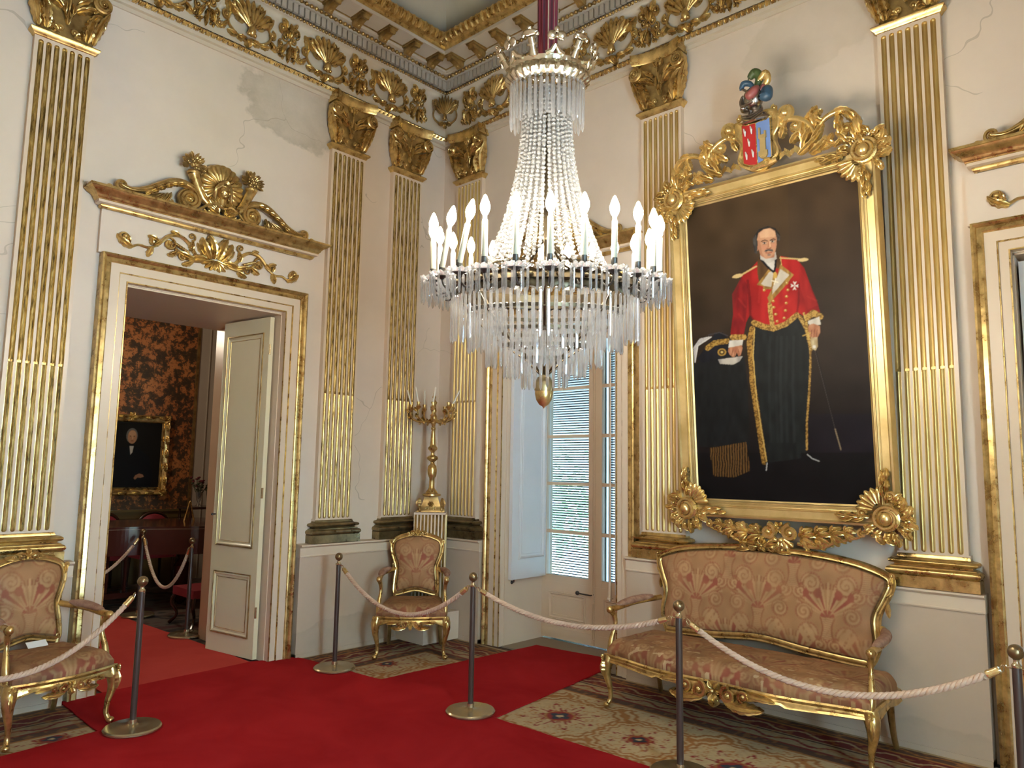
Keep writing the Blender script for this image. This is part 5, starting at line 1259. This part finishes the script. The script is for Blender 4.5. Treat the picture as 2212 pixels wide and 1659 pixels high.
    line([(470, 530), (474, 580), (484, 642)], 20, (198, 160, 88), (140, 104, 48)); line([(300, 676), (350, 676)], 26, (190, 150, 76), (130, 98, 44)); line([(636, 596), (664, 574), (694, 592)], 28, (192, 152, 78), (130, 98, 44))
    # collar, lapels
    fill([(418, 318), (432, 312), (470, 380), (424, 440), (416, 380)], (104, 74, 40), (66, 44, 26)); fill([(500, 300), (520, 312), (524, 362), (505, 372), (494, 340)], (112, 80, 44), (66, 44, 26)); line([(521, 315), (526, 358)], 3, (214, 180, 110))
    fill([(413, 440), (470, 368), (485, 372), (500, 420), (520, 350), (580, 400), (540, 450), (468, 528), (460, 500), (480, 462), (440, 462), (442, 448)], (186, 146, 74), (126, 92, 42), 9)
    fill([(432, 436), (470, 384), (490, 380), (478, 452), (446, 446)], (206, 196, 180), (190, 178, 160)); fill([(500, 420), (520, 372), (560, 400), (482, 486), (484, 455)], (208, 198, 182), (192, 180, 162))
    fill([(445, 330), (470, 335), (500, 305), (502, 330), (492, 384), (470, 372)], (218, 212, 202), (190, 184, 174)); line([(430, 320), (462, 360), (490, 385)], 10, (24, 22, 26)); line([(500, 320), (498, 360), (492, 385)], 9, (24, 22, 26))
    ell((496, 400), (9, 16), (206, 166, 82)); 
    for a in range(4): line([(495, 428), (495 + 14 * math.cos(a * PI / 2 + .3), 428 + 14 * math.sin(a * PI / 2 + .3))], 5, (236, 226, 196))
    # shoulder boards
    line([(305, 402), (345, 392), (412, 356)], 7, (206, 176, 116)); ell((327, 397), (24, 9), (214, 186, 130), 1, -.2); line([(520, 322), (580, 328), (640, 334)], 6, (206, 176, 116)); ell((622, 334), (24, 8), (216, 190, 136), 1, -.05)
    # cross and buttons
    for a in range(4):
        g = a * PI / 2 + .06; ca, sa = math.cos(g), math.sin(g); fill([(583, 450), (583 + 18 * ca - 8 * sa, 450 + 20 * sa + 8 * ca), (583 + 14 * ca, 450 + 15 * sa), (583 + 18 * ca + 8 * sa, 450 + 20 * sa - 8 * ca)], (232, 226, 214))
    for x, y in ((548, 437), (552, 468), (546, 497), (544, 527), (540, 560), (534, 594), (446, 466), (486, 516), (488, 545), (496, 576), (502, 608)): ell((x, y), (7, 6), (176, 128, 52)); ell((x - 1, y - 2), (3, 2.5), (244, 224, 160))
    # cuffs, hands
    fill([(285, 690), (348, 688), (342, 716), (280, 722)], (216, 210, 198), (186, 178, 166)); fill([(640, 610), (690, 592), (697, 628), (660, 634), (640, 622)], (222, 214, 200), (192, 184, 170))
    sk, sk2 = (196, 138, 104), (156, 98, 70)
    fill([(282, 722), (342, 712), (344, 728), (336, 758), (326, 762), (318, 745), (308, 766), (296, 764), (284, 752), (278, 738)], sk, sk2, 9)
    for P in ([(300, 735), (294, 760)], [(312, 735), (306, 762)], [(326, 732), (328, 756)]): line(P, 2, (104, 58, 42))
    fill([(642, 628), (664, 622), (692, 634), (693, 664), (682, 684), (650, 684), (640, 662)], sk, sk2, 9)
    for P in ([(656, 650), (652, 682)], [(668, 650), (664, 684)], [(680, 650), (676, 684)]): line(P, 2, (104, 58, 42))
    line([(622, 575), (632, 610), (642, 690)], 9, (206, 172, 92), (150, 110, 48)); line([(616, 676), (650, 664)], 5, (200, 164, 84)); fill([(650, 684), (680, 684), (682, 725), (672, 744), (656, 736), (650, 710)], (150, 122, 78), (214, 196, 160), 9); ell((666, 726), (7, 7), (230, 224, 214))
    fill([(430, 300), (500, 295), (505, 325), (470, 345), (432, 325)], (206, 200, 190), (176, 168, 158)); fill([(448, 300), (496, 296), (494, 318), (455, 324)], (170, 116, 88))
    # head
    fill([(405, 215), (425, 188), (465, 174), (500, 186), (520, 215), (522, 240), (508, 245), (500, 220), (440, 210), (424, 250), (418, 290), (404, 290), (398, 250)], (52, 48, 46), (28, 26, 26), 7)
    fill([(424, 205), (445, 190), (475, 184), (498, 198), (506, 232), (504, 270), (496, 300), (476, 320), (455, 324), (432, 308), (420, 270), (416, 236)], (206, 158, 124), (186, 132, 100), 22)
    fill([(428, 208), (450, 190), (480, 187), (500, 206), (500, 225), (432, 228)], (222, 180, 144), (210, 164, 128), 20)
    fill([(418, 236), (430, 240), (440, 300), (455, 322), (432, 308), (420, 270)], (160, 104, 78), None, 10, .55); ell((414, 272), (9, 16), (186, 126, 96)); ell((449, 272), (13, 11), (204, 136, 108), .5); ell((492, 264), (9, 10), (204, 136, 108), .5)
    line([(436, 244), (452, 238), (464, 243)], 4, (52, 36, 28)); line([(476, 240), (490, 234), (500, 238)], 4, (52, 36, 28))
    for x, y in ((450, 252), (486, 246)): ell((x, y), (9, 4), (190, 176, 160)); ell((x, y), (4, 4), (26, 20, 20)); line([(x - 9, y - 3), (x, y - 5), (x + 9, y - 3)], 2, (70, 44, 34)); line([(x - 8, y + 7), (x + 8, y + 6)], 2, (150, 96, 74))
    line([(470, 244), (468, 262), (466, 272)], 4, (176, 116, 88)); line([(474, 246), (475, 268)], 4, (232, 188, 152)); line([(460, 276), (468, 280), (480, 275)], 4, (140, 82, 62))
    fill([(448, 290), (456, 282), (470, 280), (486, 282), (490, 292), (478, 290), (468, 288), (456, 292)], (96, 90, 86), (60, 54, 52), 6); line([(456, 296), (468, 298), (482, 295)], 4, (150, 70, 60)); ell((470, 306), (8, 5), (120, 106, 98), .8)
    fill([(398, 230), (412, 210), (420, 250), (416, 300), (404, 294)], (44, 42, 42), (86, 82, 78), 6); fill([(505, 205), (522, 226), (518, 244), (506, 240)], (50, 48, 48), (96, 92, 88), 5)
    return C
Cn = canvas()
for _ in range(2): Cn[1:-1, 1:-1] = (Cn[1:-1, 1:-1] * 2 + Cn[:-2, 1:-1] + Cn[2:, 1:-1] + Cn[1:-1, :-2] + Cn[1:-1, 2:]) / 6
Cn = Cn * .84
Pn = np.stack([(u_ - .5) * 1.25, .012 + 0 * u_, v_ * 2.2], -1)
colour_grid('canvas', Pn, Cn * .95, PAINTING, FT)
m = MB(); m.box((-.63, .014, 0), (.63, .045, 2.2)); m.build('canvas_back', DARKW, FT, 0)
m = MB(); fw = .125
prof = [(0, .05), (0, -.035), (.004, -.045), (.016, -.048), (.022, -.040), (.026, -.034), (.070, -.026), (.074, -.030), (.080, -.030), (.082, -.024), (.088, -.026), (.092, -.024), (.096, -.018), (.102, -.018), (.106, -.010), (.112, -.010), (.118, .0), (.128, .006), (.13, .03)]
prof = [(a, -h) for a, h in prof]
m.sweep([(.75, -.125), (.75, 2.325), (-.75, 2.325), (-.75, -.125)], [(a, h) for a, h in prof], True, mp=lambda q: (q[0], -q[2], q[1]))
m.build('frame', GOLDP, FT, 25)
GF = gold('burnished_carving', (.50, .33, .10), (.92, .68, .28), .26, 7, .08)
def corner(sx, sy):
    m = MB(True)
    m.sph((0, 0, .06), (.036, .042, .028), 16, 10); m.scroll((0, 0), .080, .055, .95, .4, .013, .045, 1, ball=False); m.scroll((0, 0), .062, .050, .8, 3.4, .012, .055, 1, ball=False); m.lathe([(.0, .0), (.08, .0), (.08, .03), (.06, .04), (.0, .045)], 18, (0, 0, 0), up=2)
    m.shell((-.03 * sx, -.05 * sy), .15, math.atan2(-sy, -sx) - .85, math.atan2(-sy, -sx) + .85, 6, .022, 0, .02, .3)
    for k in range(9):
        a = math.atan2(sy, sx) + (k - 4) * .42; r = .07; m.leaf((r * math.cos(a), r * math.sin(a)), a + rng.uniform(-.3, .3), .09, .026, rng.choice([-1, 1]) * .7, .6, 3, 0, .015)
    for k in range(9):
        a = math.atan2(sy, sx) + (k - 4) * .45; r = .10; m.leaf((r * math.cos(a), r * math.sin(a)), a + .5, .085, .026, rng.choice([-1, 1]) * .9, .6, 3, 0, .03); m.sph((.115 * math.cos(a + .2), .115 * math.sin(a + .2), .04), .013, 7, 5)
    for d, L in (((-sx, 0), .21), ((0, -sy), .24)):
        a = math.atan2(d[1], d[0]); nx, ny = -d[1], d[0]
        for k in range(5):
            q = .09 + k * .035; s_ = 1 if k % 2 else -1; m.leaf((d[0] * q + nx * .0, d[1] * q + ny * .0), a + s_ * .5, .085, .020, -s_ * .7, .6, 3, 0, .035)
        m.leaf((d[0] * (L - .04), d[1] * (L - .04)), a, .10, .02, .3, .6, 4, 0, .03); m.scroll((d[0] * .14 - nx * .03, d[1] * .14 - ny * .03), .03, .008, 1.3, 0, .010, .04, 1)
    return m
for sx, sy in ((-1, 1), (1, 1), (-1, -1), (1, -1)):
    m = corner(sx, sy); o = m.build('corner_ornament', GF, FT, 50); o.location = (sx * .69, -.03, 2.27 if sy > 0 else -.07)
# crest
def flourish(sg):
    m = MB(True)
    def st(P, r): m.tube(smooth_path([(sg * x, y, w) for x, y, w in P], 24), r, 8)
    st([(.62, 2.38, .03), (.66, 2.50, .04), (.58, 2.585, .05), (.47, 2.57, .05), (.40, 2.50, .05)], [.012, .022, .026, .020, .01])
    st([(.36, 2.36, .03), (.40, 2.46, .05), (.36, 2.56, .06), (.28, 2.62, .06), (.20, 2.64, .06)], [.01, .018, .022, .022, .018])
    m.scroll((sg * .205, 2.685), .052, .016, 1.35, -PI / 2, .024, .06, sg); m.scroll((sg * .275, 2.575), .045, .016, 1.2, PI / 2, .020, .06, -sg)
    m.scroll((sg * .47, 2.40), .045, .014, 1.2, PI / 2, .016, .05, sg); m.scroll((sg * .60, 2.46), .04, .014, 1.2, -PI / 2, .014, .05, -sg)
    for (x, y, a, L, Wd, b) in ((.30, 2.39, 1.3, .20, .035, -.6), (.26, 2.37, .35, .22, .030, .5), (.40, 2.52, 1.6, .15, .034, .1), (.46, 2.54, 2.4, .12, .03, .5), (.56, 2.58, -.3, .14, .035, -1.0), (.50, 2.57, .6, .12, .028, -.9), (.44, 2.44, -.9, .11, .026, .6), (.36, 2.45, .5, .13, .028, .6), (.62, 2.50, -1.2, .13, .03, -.3), (.24, 2.62, 2.3, .10, .025, -.8), (.30, 2.45, 1.1, .16, .04, .6), (.34, 2.36, .2, .16, .034, .7), (.22, 2.46, .8, .13, .034, -.5), (.55, 2.40, 1.2, .14, .034, .8), (.42, 2.36, .6, .13, .03, .5), (.52, 2.47, .9, .12, .030, .9), (.60, 2.36, 2.0, .12, .028, .5), (.38, 2.58, 1.0, .09, .028, -.7), (.66, 2.55, -1.6, .15, .03, .3), (.32, 2.60, .3, .12, .026, .7), (.50, 2.36, .4, .10, .02, .6), (.66, 2.42, -1.3, .12, .03, .3)):
        m.leaf((sg * x, y), a if sg > 0 else PI - a, L, Wd, b * sg, .6, 4, 0, .05)
    return m
for sg in (-1, 1): o = flourish(sg).build('crest_scroll', GF, FT, 50); o.location = (.0, -.02, -.02)
# cartouche shield
m = MB(True); O = outline_pts([(-.11, 2.36), (-.15, 2.42), (-.125, 2.52), (-.165, 2.60), (-.16, 2.70), (-.07, 2.685), (0, 2.71), (.07, 2.735), (.16, 2.70), (.165, 2.60), (.125, 2.52), (.15, 2.42), (.11, 2.36), (0, 2.315)], 110)
c = np.array([0, 2.52]); m.grid(np.array([[(c[0] + (p[0] - c[0]) * k, c[1] + (p[1] - c[1]) * k, w) for p in O] for k, w in ((.02, .085), (.5, .08), (.8, .075), (.92, .09), (1.0, .085), (1.0, .03))]), cj=True); m.build('cartouche', GF, FT, 50)
m = MB(True)
for sg in (-1, 1):
    m.scroll((sg * .175, 2.60), .03, .01, 1.3, -PI / 2, .012, .07, sg); m.leaf((sg * .15, 2.50), (0 if sg > 0 else PI) + sg * .9, .10, .03, sg * .6, .6, 4, 0, .06); m.leaf((sg * .15, 2.58), PI / 2 - sg * .5, .11, .03, -sg * .6, .6, 4, 0, .06); m.scroll((sg * .13, 2.73), .024, .008, 1.2, PI / 2, .010, .07, sg)
m.build('cartouche_leaf', GF, FT, 50)
# ribbon and scroll under the shield
m = MB(True); m.tube([(-.05, 2.335, .085), (.06, 2.35, .09), (.13, 2.36, .08)], [.018, .028, .020], 10); m.scroll((.07, 2.352), .03, .008, 1.2, 0, .008, .11, 1)
for sg in (-1, 1):
    for k in range(5):
        x = sg * (.14 + .035 * k); m.grid(np.array([[(x, 2.36 + .03 * (k % 2), .05 + .02 * (k % 2)), (x + sg * .01, 2.40 + .03 * (k % 2), .07)], [(x + sg * .045, 2.35 + .03 * ((k + 1) % 2), .07), (x + sg * .05, 2.395 + .03 * ((k + 1) % 2), .05)]]))
m.build('ribbon', GF, FT, 30)
RED_E = simple('red_enamel', (.42, .02, .02, 1), .4); BLUE_E = simple('blue_enamel', (.16, .25, .50, 1), .4)
def fieldp(x0, x1, mat, name):
    m = MB(True); top = 2.655; n = 10; X = np.linspace(x0, x1, n)
    rows = [[(x, 2.385 - .025 * (1 - (abs(x) / .10) ** 2), .093) for x in X], [(x, 2.45, .093) for x in X], [(x, top + (.01 if abs(x) > .08 else 0), .093) for x in X]]
    m.grid(np.array(rows)[::-1]); return m.build(name, mat, FT, 0)
fieldp(-.10, -.003, RED_E, 'red_field'); fieldp(.003, .10, BLUE_E, 'blue_field')
m = MB(True); m.tube([(-.1035, 2.39, .092), (-.1035, 2.665, .092), (0, 2.655, .092), (.1035, 2.665, .092), (.1035, 2.39, .092), (.06, 2.365, .092), (0, 2.355, .092), (-.06, 2.365, .092), (-.1035, 2.39, .092)], .0035, 6); m.tube([(0, 2.655, .094), (0, 2.355, .094)], .0035, 6); m.build('shield_border', GF, FT)
for x, y in ((-.082, 2.61), (-.034, 2.615), (-.055, 2.53), (-.078, 2.44), (-.030, 2.445)):
    m = MB(True); m.tube([(x - .006, y + .028, .095), (x + .004, y, .102), (x + .002, y - .03, .095)], [.004, .009, .004], 8); m.build('pale_charge', simple('pale_cream_relief', (.62, .60, .55, 1), .5), FT)
m = MB(True)
x = .048; m.lathe([(.032, 0), (.028, .008)], 12, (x, 2.415, .094), up=2); m.box((x - .020, 2.43, .092), (x + .020, 2.53, .106)); m.box((x - .027, 2.53, .092), (x + .027, 2.555, .110)); m.box((x - .032, 2.405, .092), (x + .032, 2.44, .108))
for k in (-1, 1): m.box((x + k * .020 - .006, 2.555, .092), (x + k * .020 + .006, 2.578 + (.03 if k < 0 else 0), .108))
m.box((x - .007, 2.41, .108), (x + .007, 2.435, .110)); m.build('gilt_tower', GOLDP, FT, 20)
# helmet
m = MB(True); hx, hy, hw = -.015, 2.83, .10
m.sph((hx + .01, hy, hw), (.072, .082, .065), 18, 14); m.build('helmet_skull', STEEL, FT, 60)
m = MB(True)
for k in range(6):
    a0 = -1.1 + .34 * k; Pp = [(hx + .01 - .082 * math.cos(q) * math.cos(a0 * .25), hy - .02 + .075 * math.sin(q), hw + .062 * math.sin(a0)) for q in np.linspace(-.75, .75, 9)]; m.tube(Pp, [.004, .008, .008, .004], 6)
m.tube([(hx - .055, hy + .085, hw + .02), (hx - .01, hy + .04, hw + .062), (hx + .02, hy - .01, hw + .070)], [.010, .010, .012], 7); m.tube([(hx - .075, hy - .03, hw + .02), (hx - .03, hy - .055, hw + .055), (hx + .03, hy - .045, hw + .062)], [.008, .012, .010], 7)
m.sph((hx - .055, hy - .062, hw), (.03, .022, .05), 10, 8); m.lathe([(.014, .0), (.014, .008), (.0, .012)], 12, (hx + .025, hy - .028, hw + .065), up=2); m.build('visor', STEEL, FT, 50)
m = MB(True); m.lathe([(.05, -.06), (.048, -.085), (.055, -.10), (.085, -.12), (.105, -.15), (.10, -.165)], 20, (hx + .015, hy, hw - .02), up=1, sy=.6)
for k in range(3): m.tube([(hx - .07 + .005 * k, hy - .115 - .014 * k, hw + .03), (hx + .01, hy - .135 - .016 * k, hw + .055), (hx + .09, hy - .10 - .012 * k, hw + .03)], .006, 6)
m.build('gorget', STEEL, FT, 50)
def plume(P, R, col, nm):
    m = MB(True); p = smooth_path(P, 26); m.tube(p, R, 12)
    for k in range(5):
        g = k * 2 * PI / 5; m.tube([q + np.array([0, 0, 1]) * np.interp(i / len(p), np.linspace(0, 1, len(R)), R) * .8 * math.sin(g + i * .18) + np.array([.6, .6, 0]) * np.interp(i / len(p), np.linspace(0, 1, len(R)), R) * .8 * math.cos(g + i * .18) for i, q in enumerate(p)], [.003, .007, .004], 5)
    m.build('plume', col, FT, 60)
GRN = simple('green_feather', (.06, .09, .025, 1), .4); BLU = simple('blue_feather', (.035, .08, .13, 1), .4); PNK = simple('rose_feather', (.32, .09, .08, 1), .4)
plume([(hx + .02, hy + .07, hw), (hx - .01, hy + .115, hw), (hx - .05, hy + .125, hw + .01), (hx - .068, hy + .09, hw + .015)], [.014, .020, .022, .014], BLU, 'b')
plume([(hx + .035, hy + .07, hw), (hx + .06, hy + .14, hw - .01), (hx + .03, hy + .18, hw), (hx - .005, hy + .15, hw + .01)], [.018, .032, .034, .020], GRN, 'g')
plume([(hx + .07, hy + .05, hw - .01), (hx + .115, hy + .10, hw - .01), (hx + .105, hy + .15, hw), (hx + .065, hy + .115, hw + .01)], [.014, .024, .028, .018], GF, 'o')
plume([(hx + .08, hy + .04, hw), (hx + .12, hy + .025, hw + .01), (hx + .115, hy - .02, hw + .02), (hx + .08, hy - .01, hw + .03)], [.018, .034, .040, .026], BLU, 'c')
plume([(hx + .06, hy + .06, hw + .03), (hx + .05, hy + .03, hw + .06), (hx + .02, hy + .0, hw + .07), (hx + .0, hy + .02, hw + .06)], [.014, .030, .034, .020], PNK, 'p')
plume([(hx + .07, hy + .07, hw - .01), (hx + .085, hy + .06, hw), (hx + .08, hy + .04, hw + .01)], [.014, .022, .014], PNK, 'q')
# drop ornament under the frame
m = MB(True)
for sg in (-1, 1):
    m.scroll((sg * .075, -.20), .055, .016, 1.4, PI / 2, .018, .05, sg)
    for cx, cy, q in ((.13, -.235, 1.0), (.23, -.225, 1.0), (.33, -.205, .85), (.42, -.185, .65)):
        for a, L, b in ((1.25, .12, -1.3), (.65, .14, -1.0), (.05, .13, -.9), (-.55, .10, -.7)): m.leaf((sg * cx, cy), a if sg > 0 else PI - a, L * q, .030 * q, b * sg, .7, 4, 0, .03)
        m.scroll((sg * (cx + .035 * q), cy + .055 * q), .024 * q, .008, 1.2, PI / 2, .010 * q, .05, sg)
    m.scroll((sg * .53, -.175), .026, .01, 1.2, PI / 2, .010, .03, sg); m.tube(smooth_path([(sg * .12, -.27, .04), (sg * .26, -.285, .04), (sg * .38, -.24, .04), (sg * .52, -.20, .03)], 18), [.012, .014, .008], 7)
    m.sph((sg * .02, -.25, .07), .02, 8, 6); m.scroll((sg * .035, -.30), .028, .01, 1.2, -PI / 2, .010, .05, sg)
m.shell((0, -.22), .12, -PI * .85, -PI * .15, 6, .02, 0, .04, .2); m.rosette((0, -.17), .045, 6, 0, .05); m.build('drop_ornament', GF, FT, 50)

# ---------------------------------------------------------------- the room beyond the door
WX = -5.0
m = MB(); m.box((WX - .2, -4.5, .0), (WX, 1.2, 4.3)); struct('wall_far', m, WALLPAPER)
m = MB(); m.box((WX, -4.5, 0), (WX + .03, -.35, .97)); m.box((WX, -4.5, .97), (WX + .06, -.35, 1.0)); m.box((WX, -4.5, .88), (WX + .04, -.35, .90))
struct('trim_24', m, paint('olive_gilt_wainscot', (.11, .07, .022, 1), .4))
m = MB(); m.box((WX, -.345, 0), (WX + .04, -.315, 4.3)); struct('trim_25', m, GOLDD); m = MB(); m.box((WX, -.06, 0), (WX + .06, -.02, 4.3)); struct('trim_26', m, GOLDD)
m = MB(); m.box((WX, -.315, 0), (WX + .02, -.06, 4.3)); m.box((WX + .02, -.16, 0), (WX + .035, -.15, 4.3)); struct('trim_27', m, paint('grey_white_panel', (.46, .40, .33, 1), .6))
m = MB(); m.box((WX - .2, -4.7, 0), (-1.28, -4.5, 4.3)); struct('wall_south', m, WALLPAPER)
m = wall_u(WX - .2, -1.28, 4.3, [], .2); o = struct('wall_north', m, WALLPAPER); o.location = (0, 1.2, 0)
m = MB(); m.box((-1.285, .77, 0), (-1.16, 1.4, 4.4)); m.box((-1.285, -5.0, 0), (-1.281, -4.4, 4.4)); struct('wall_return', m, WALLPAPER)
m = MB(); m.box((WX - .2, -4.7, 4.3), (-1.28, 1.4, 4.4)); struct('ceiling_2', m, VAULT)
PF = thing('framed_portrait', 'dark portrait of a man in black with carved gilt frame in the next room', 'painting', (WX + .01, -1.20, 1.20), LR)
nu, nv = 300, 330; u_, v_ = np.meshgrid(np.linspace(-.42, .42, nu), np.linspace(0, .93, nv), indexing='ij'); U, V = u_, v_
C = np.ones(u_.shape + (3,)) * lin((22, 19, 15)) * (.6 + .6 * vnoise(U + 3, V + 3, .2, 61))[..., None]
def pm_(P, c): C[poly_mask(U, V, P)] = lin(c)
pm_([(-.32, 0), (-.28, .35), (-.12, .56), (.10, .58), (.26, .45), (.33, .2), (.30, 0)], (17, 17, 19)); pm_([(-.005, .61), (.055, .61), (.04, .50), (.015, .47)], (176, 166, 150))
e = lambda cx, cy, a, b, c: C.__setitem__(((U - cx) / a) ** 2 + ((V - cy) / b) ** 2 < 1, lin(c))
e(.02, .73, .075, .105, (96, 92, 84)); e(.025, .715, .06, .095, (158, 112, 78)); e(.025, .76, .045, .04, (176, 130, 92)); e(.0, .725, .010, .005, (40, 28, 20)); e(.05, .725, .010, .005, (40, 28, 20)); e(.03, .70, .008, .02, (186, 136, 98)); e(.028, .66, .022, .005, (110, 60, 46)); pm_([(-.06, .61), (.10, .61), (.09, .59), (-.04, .59)], (14, 14, 16)); pm_([(.08, .15), (.10, .19), (.15, .215), (.20, .20), (.215, .17), (.17, .155), (.13, .16), (.10, .13)], (140, 98, 70))
for _ in range(3): C[1:-1, 1:-1] = (C[1:-1, 1:-1] * 2 + C[:-2, 1:-1] + C[2:, 1:-1] + C[1:-1, :-2] + C[1:-1, 2:]) / 6
colour_grid('canvas', np.stack([u_, 0 * u_ - .02, v_ + .08], -1), C, PAINTING, PF)
m = MB(True); m.sweep([(.52, -.0), (.52, 1.10), (-.52, 1.10), (-.52, -.0)], [(0, 0), (0, .05), (.015, .065), (.03, .05), (.07, .035), (.09, .045), (.10, .03), (.11, .01)], True); m.build('frame', GOLD, PF, 30)
m = MB(True)
for k in range(22):
    q = k / 22 * 4; s_ = int(q); f_ = q - s_; c = [(-.49 + .98 * f_, .03), (.49, .03 + 1.04 * f_), (.49 - .98 * f_, 1.07), (-.49, 1.07 - 1.04 * f_)][s_]
    m.leaf(c, [0, PI / 2, PI, -PI / 2][s_], .13, .03, 0, .5, 4, 0, .055)
for c in ((-.48, .04), (.48, .04), (.48, 1.06), (-.48, 1.06), (0, 1.08)): m.rosette(c, .06, 6, 0, .05)
m.build('frame_carving', GOLD, PF, 50)
# piano
gp = thing('grand_piano', 'dark reddish polished grand piano behind the rope posts in the next room', 'piano', (0, 0, .0))
import bmesh
def slab(name, P, z0, z1, mat, parent):
    bm = bmesh.new(); f = bm.faces.new([bm.verts.new((x, y, z0)) for x, y in P]); r = bmesh.ops.extrude_face_region(bm, geom=[f]); bmesh.ops.translate(bm, verts=[v for v in r['geom'] if isinstance(v, bmesh.types.BMVert)], vec=(0, 0, z1 - z0)); bmesh.ops.recalc_face_normals(bm, faces=bm.faces)
    me = bpy.data.meshes.new(name); bm.to_mesh(me); bm.free(); me.materials.append(mat); o = bpy.data.objects.new(name, me); COL.objects.link(o); o.parent = parent; return o
PO = [tuple(p) for p in outline_pts([(-2.99, -3.3), (-2.99, -2.2), (-2.93, -1.8), (-2.78, -1.5), (-2.62, -1.2), (-2.62, -.9), (-2.9, -.62), (-3.5, -.55), (-4.05, -.60), (-4.1, -1.5), (-4.1, -3.3)], 90)]
PIANO = simple('piano_rosewood', (.060, .014, .010, 1), .12); PRIM = simple('worn_rim', (.30, .22, .16, 1), .25)
slab('rim', PO, .62, .90, PIANO, gp); slab('lid', [(x, y) for x, y in PO], .905, .93, PIANO, gp); slab('lid_edge', PO, .900, .906, PRIM, gp)
for x, y in ((-3.15, -2.9), (-3.1, -1.2), (-4.0, -2.9)):
    m = MB(); m.lathe([(.05, .03), (.07, .08), (.04, .12), (.09, .3), (.10, .45), (.05, .52), (.08, .62)], 12, (x, y, 0)); m.sph((x, y, .03), .03, 8, 6); m.build('leg', PIANO, gp)
m = MB(); m.box((-3.55, -2.1, .1), (-3.35, -1.5, .16)); m.tube([(-3.45, -1.9, .15), (-3.45, -1.9, .62)], .02, 6); m.tube([(-3.45, -1.7, .15), (-3.45, -1.7, .62)], .02, 6); m.build('pedal_lyre', PIANO, gp)
CRIM = simple('crimson_velvet', (.22, .012, .02, 1), .7)
def red_chair(x, y, lab):
    t = thing('velvet_chair', lab, 'chair', (x, y, 0), 0, 'red velvet chairs behind the piano')
    m = MB(); m.box((-.22, -.24, .40), (.22, .24, .48)); m.build('seat', CRIM, t)
    m = MB(); m.sph((.02, 0, .80), (.035, .19, .165), 18, 12); m.build('backrest', CRIM, t, 60)
    m = MB(); a = np.linspace(0, 2 * PI, 31)[:-1]; m.tube([(-.0, .205 * math.cos(g), .80 + .185 * math.sin(g)) for g in np.linspace(0, 2 * PI, 31)], .022, 7); m.build('back_frame', DARKW, t, 60)
    for sx, sy in ((-.2, -.2), (-.2, .2), (.2, -.2), (.2, .2)):
        m = MB(); m.tube([(sx, sy, .42), (sx * 1.05, sy * 1.05, 0)], [.022, .014], 7); m.build('leg', DARKW, t)
red_chair(-4.58, -.97, 'oval-backed red velvet chair showing above the piano, below the dark portrait'); red_chair(-4.62, -1.58, 'red velvet chair back beside the door frame edge, behind the piano')
t = thing('velvet_stool', 'small stool with red seat and curved dark legs, half hidden by the open door leaf', 'stool', (-1.86, -1.52, 0))
m = MB(); m.box((-.24, -.20, .30), (.24, .20, .38)); m.build('seat', CRIM, t)
for sx, sy in ((-1, -1), (1, -1), (-1, 1), (1, 1)):
    m = MB(); m.tube(smooth_path([(sx * .21, sy * .17, .32), (sx * .25, sy * .20, .22), (sx * .20, sy * .16, .10), (sx * .26, sy * .21, .01)], 12), [.024, .02, .014, .018], 7); m.build('leg', DARKW, t)
t = thing('display_stand', 'dark wooden display stand with shelves against the far wall of the next room', 'stand', (-4.35, -.42, 0))
m = MB(); m.box((-.2, -.26, 1.03), (.2, .26, 1.06)); m.build('top', DARKW, t); m = MB(); m.box((-.18, -.24, .60), (.18, .24, .62)); m.build('shelf', DARKW, t)
for sx in (-.17, .17):
    for sy in (-.23, .23):
        m = MB(); m.lathe([(.018, 0), (.022, .3), (.012, .35), (.022, .6), (.012, .65), (.024, .9), (.012, 1.0), (.02, 1.03)], 8, (sx, sy, 0)); m.build('leg', DARKW, t)
t = thing('flower_vase', 'glass vase of small dark red flowers on the display stand', 'vase', (-4.30, -.50, 1.062))
m = MB(); m.lathe([(.03, 0), (.035, .01), (.012, .05), (.03, .09), (.04, .16), (.045, .20), (.041, .20), (.035, .15), (.0, .10)], 14); m.build('vase', GLASS, t, 45, True)
m = MB(); m2 = MB()
for k in range(22):
    a = rng.uniform(0, 2 * PI); r = rng.uniform(.03, .13); h = rng.uniform(.27, .40); m.tube([(0, 0, .12), (r * .5 * math.cos(a), r * .5 * math.sin(a), .22), (r * math.cos(a), r * math.sin(a), h)], .003, 5)
    m.sph((r * .8 * math.cos(a), r * .8 * math.sin(a), h * .8), (.022, .022, .010), 6, 4); m2.sph((r * math.cos(a), r * math.sin(a), h), (.020, .020, .012), 7, 5)
m.build('stem', simple('dry_green', (.06, .07, .03, 1), .7), t); m2.build('blossom', simple('dark_red_petal', (.12, .015, .02, 1), .7), t)
t = thing('photo_frame', 'black-framed photograph leaning on the display stand beside the vase', 'picture frame', (-4.25, -.31, 1.062), LR)
m = MB(); m.box((-.09, 0, 0), (.09, .012, .26)); m.xf(Matrix.Rotation(-.18, 4, 'X')); m.build('frame', BLACK, t); m = MB(); m.box((-.075, -.004, .015), (.075, 0, .245)); m.xf(Matrix.Rotation(-.18, 4, 'X')); m.build('photograph', simple('faded_grey_print', (.42, .42, .40, 1), .4), t)
t = thing('gilt_figurine', 'small gilt harp-shaped ornament on the piano lid', 'ornament', (-3.55, -.95, .93))
m = MB(); m.tube(smooth_path([(0, -.06, 0), (0, -.03, .12), (0, 0, .24), (0, .03, .12), (0, .06, 0)], 20), [.014, .01, .008, .01, .014], 7); m.build('body', GOLD, t)
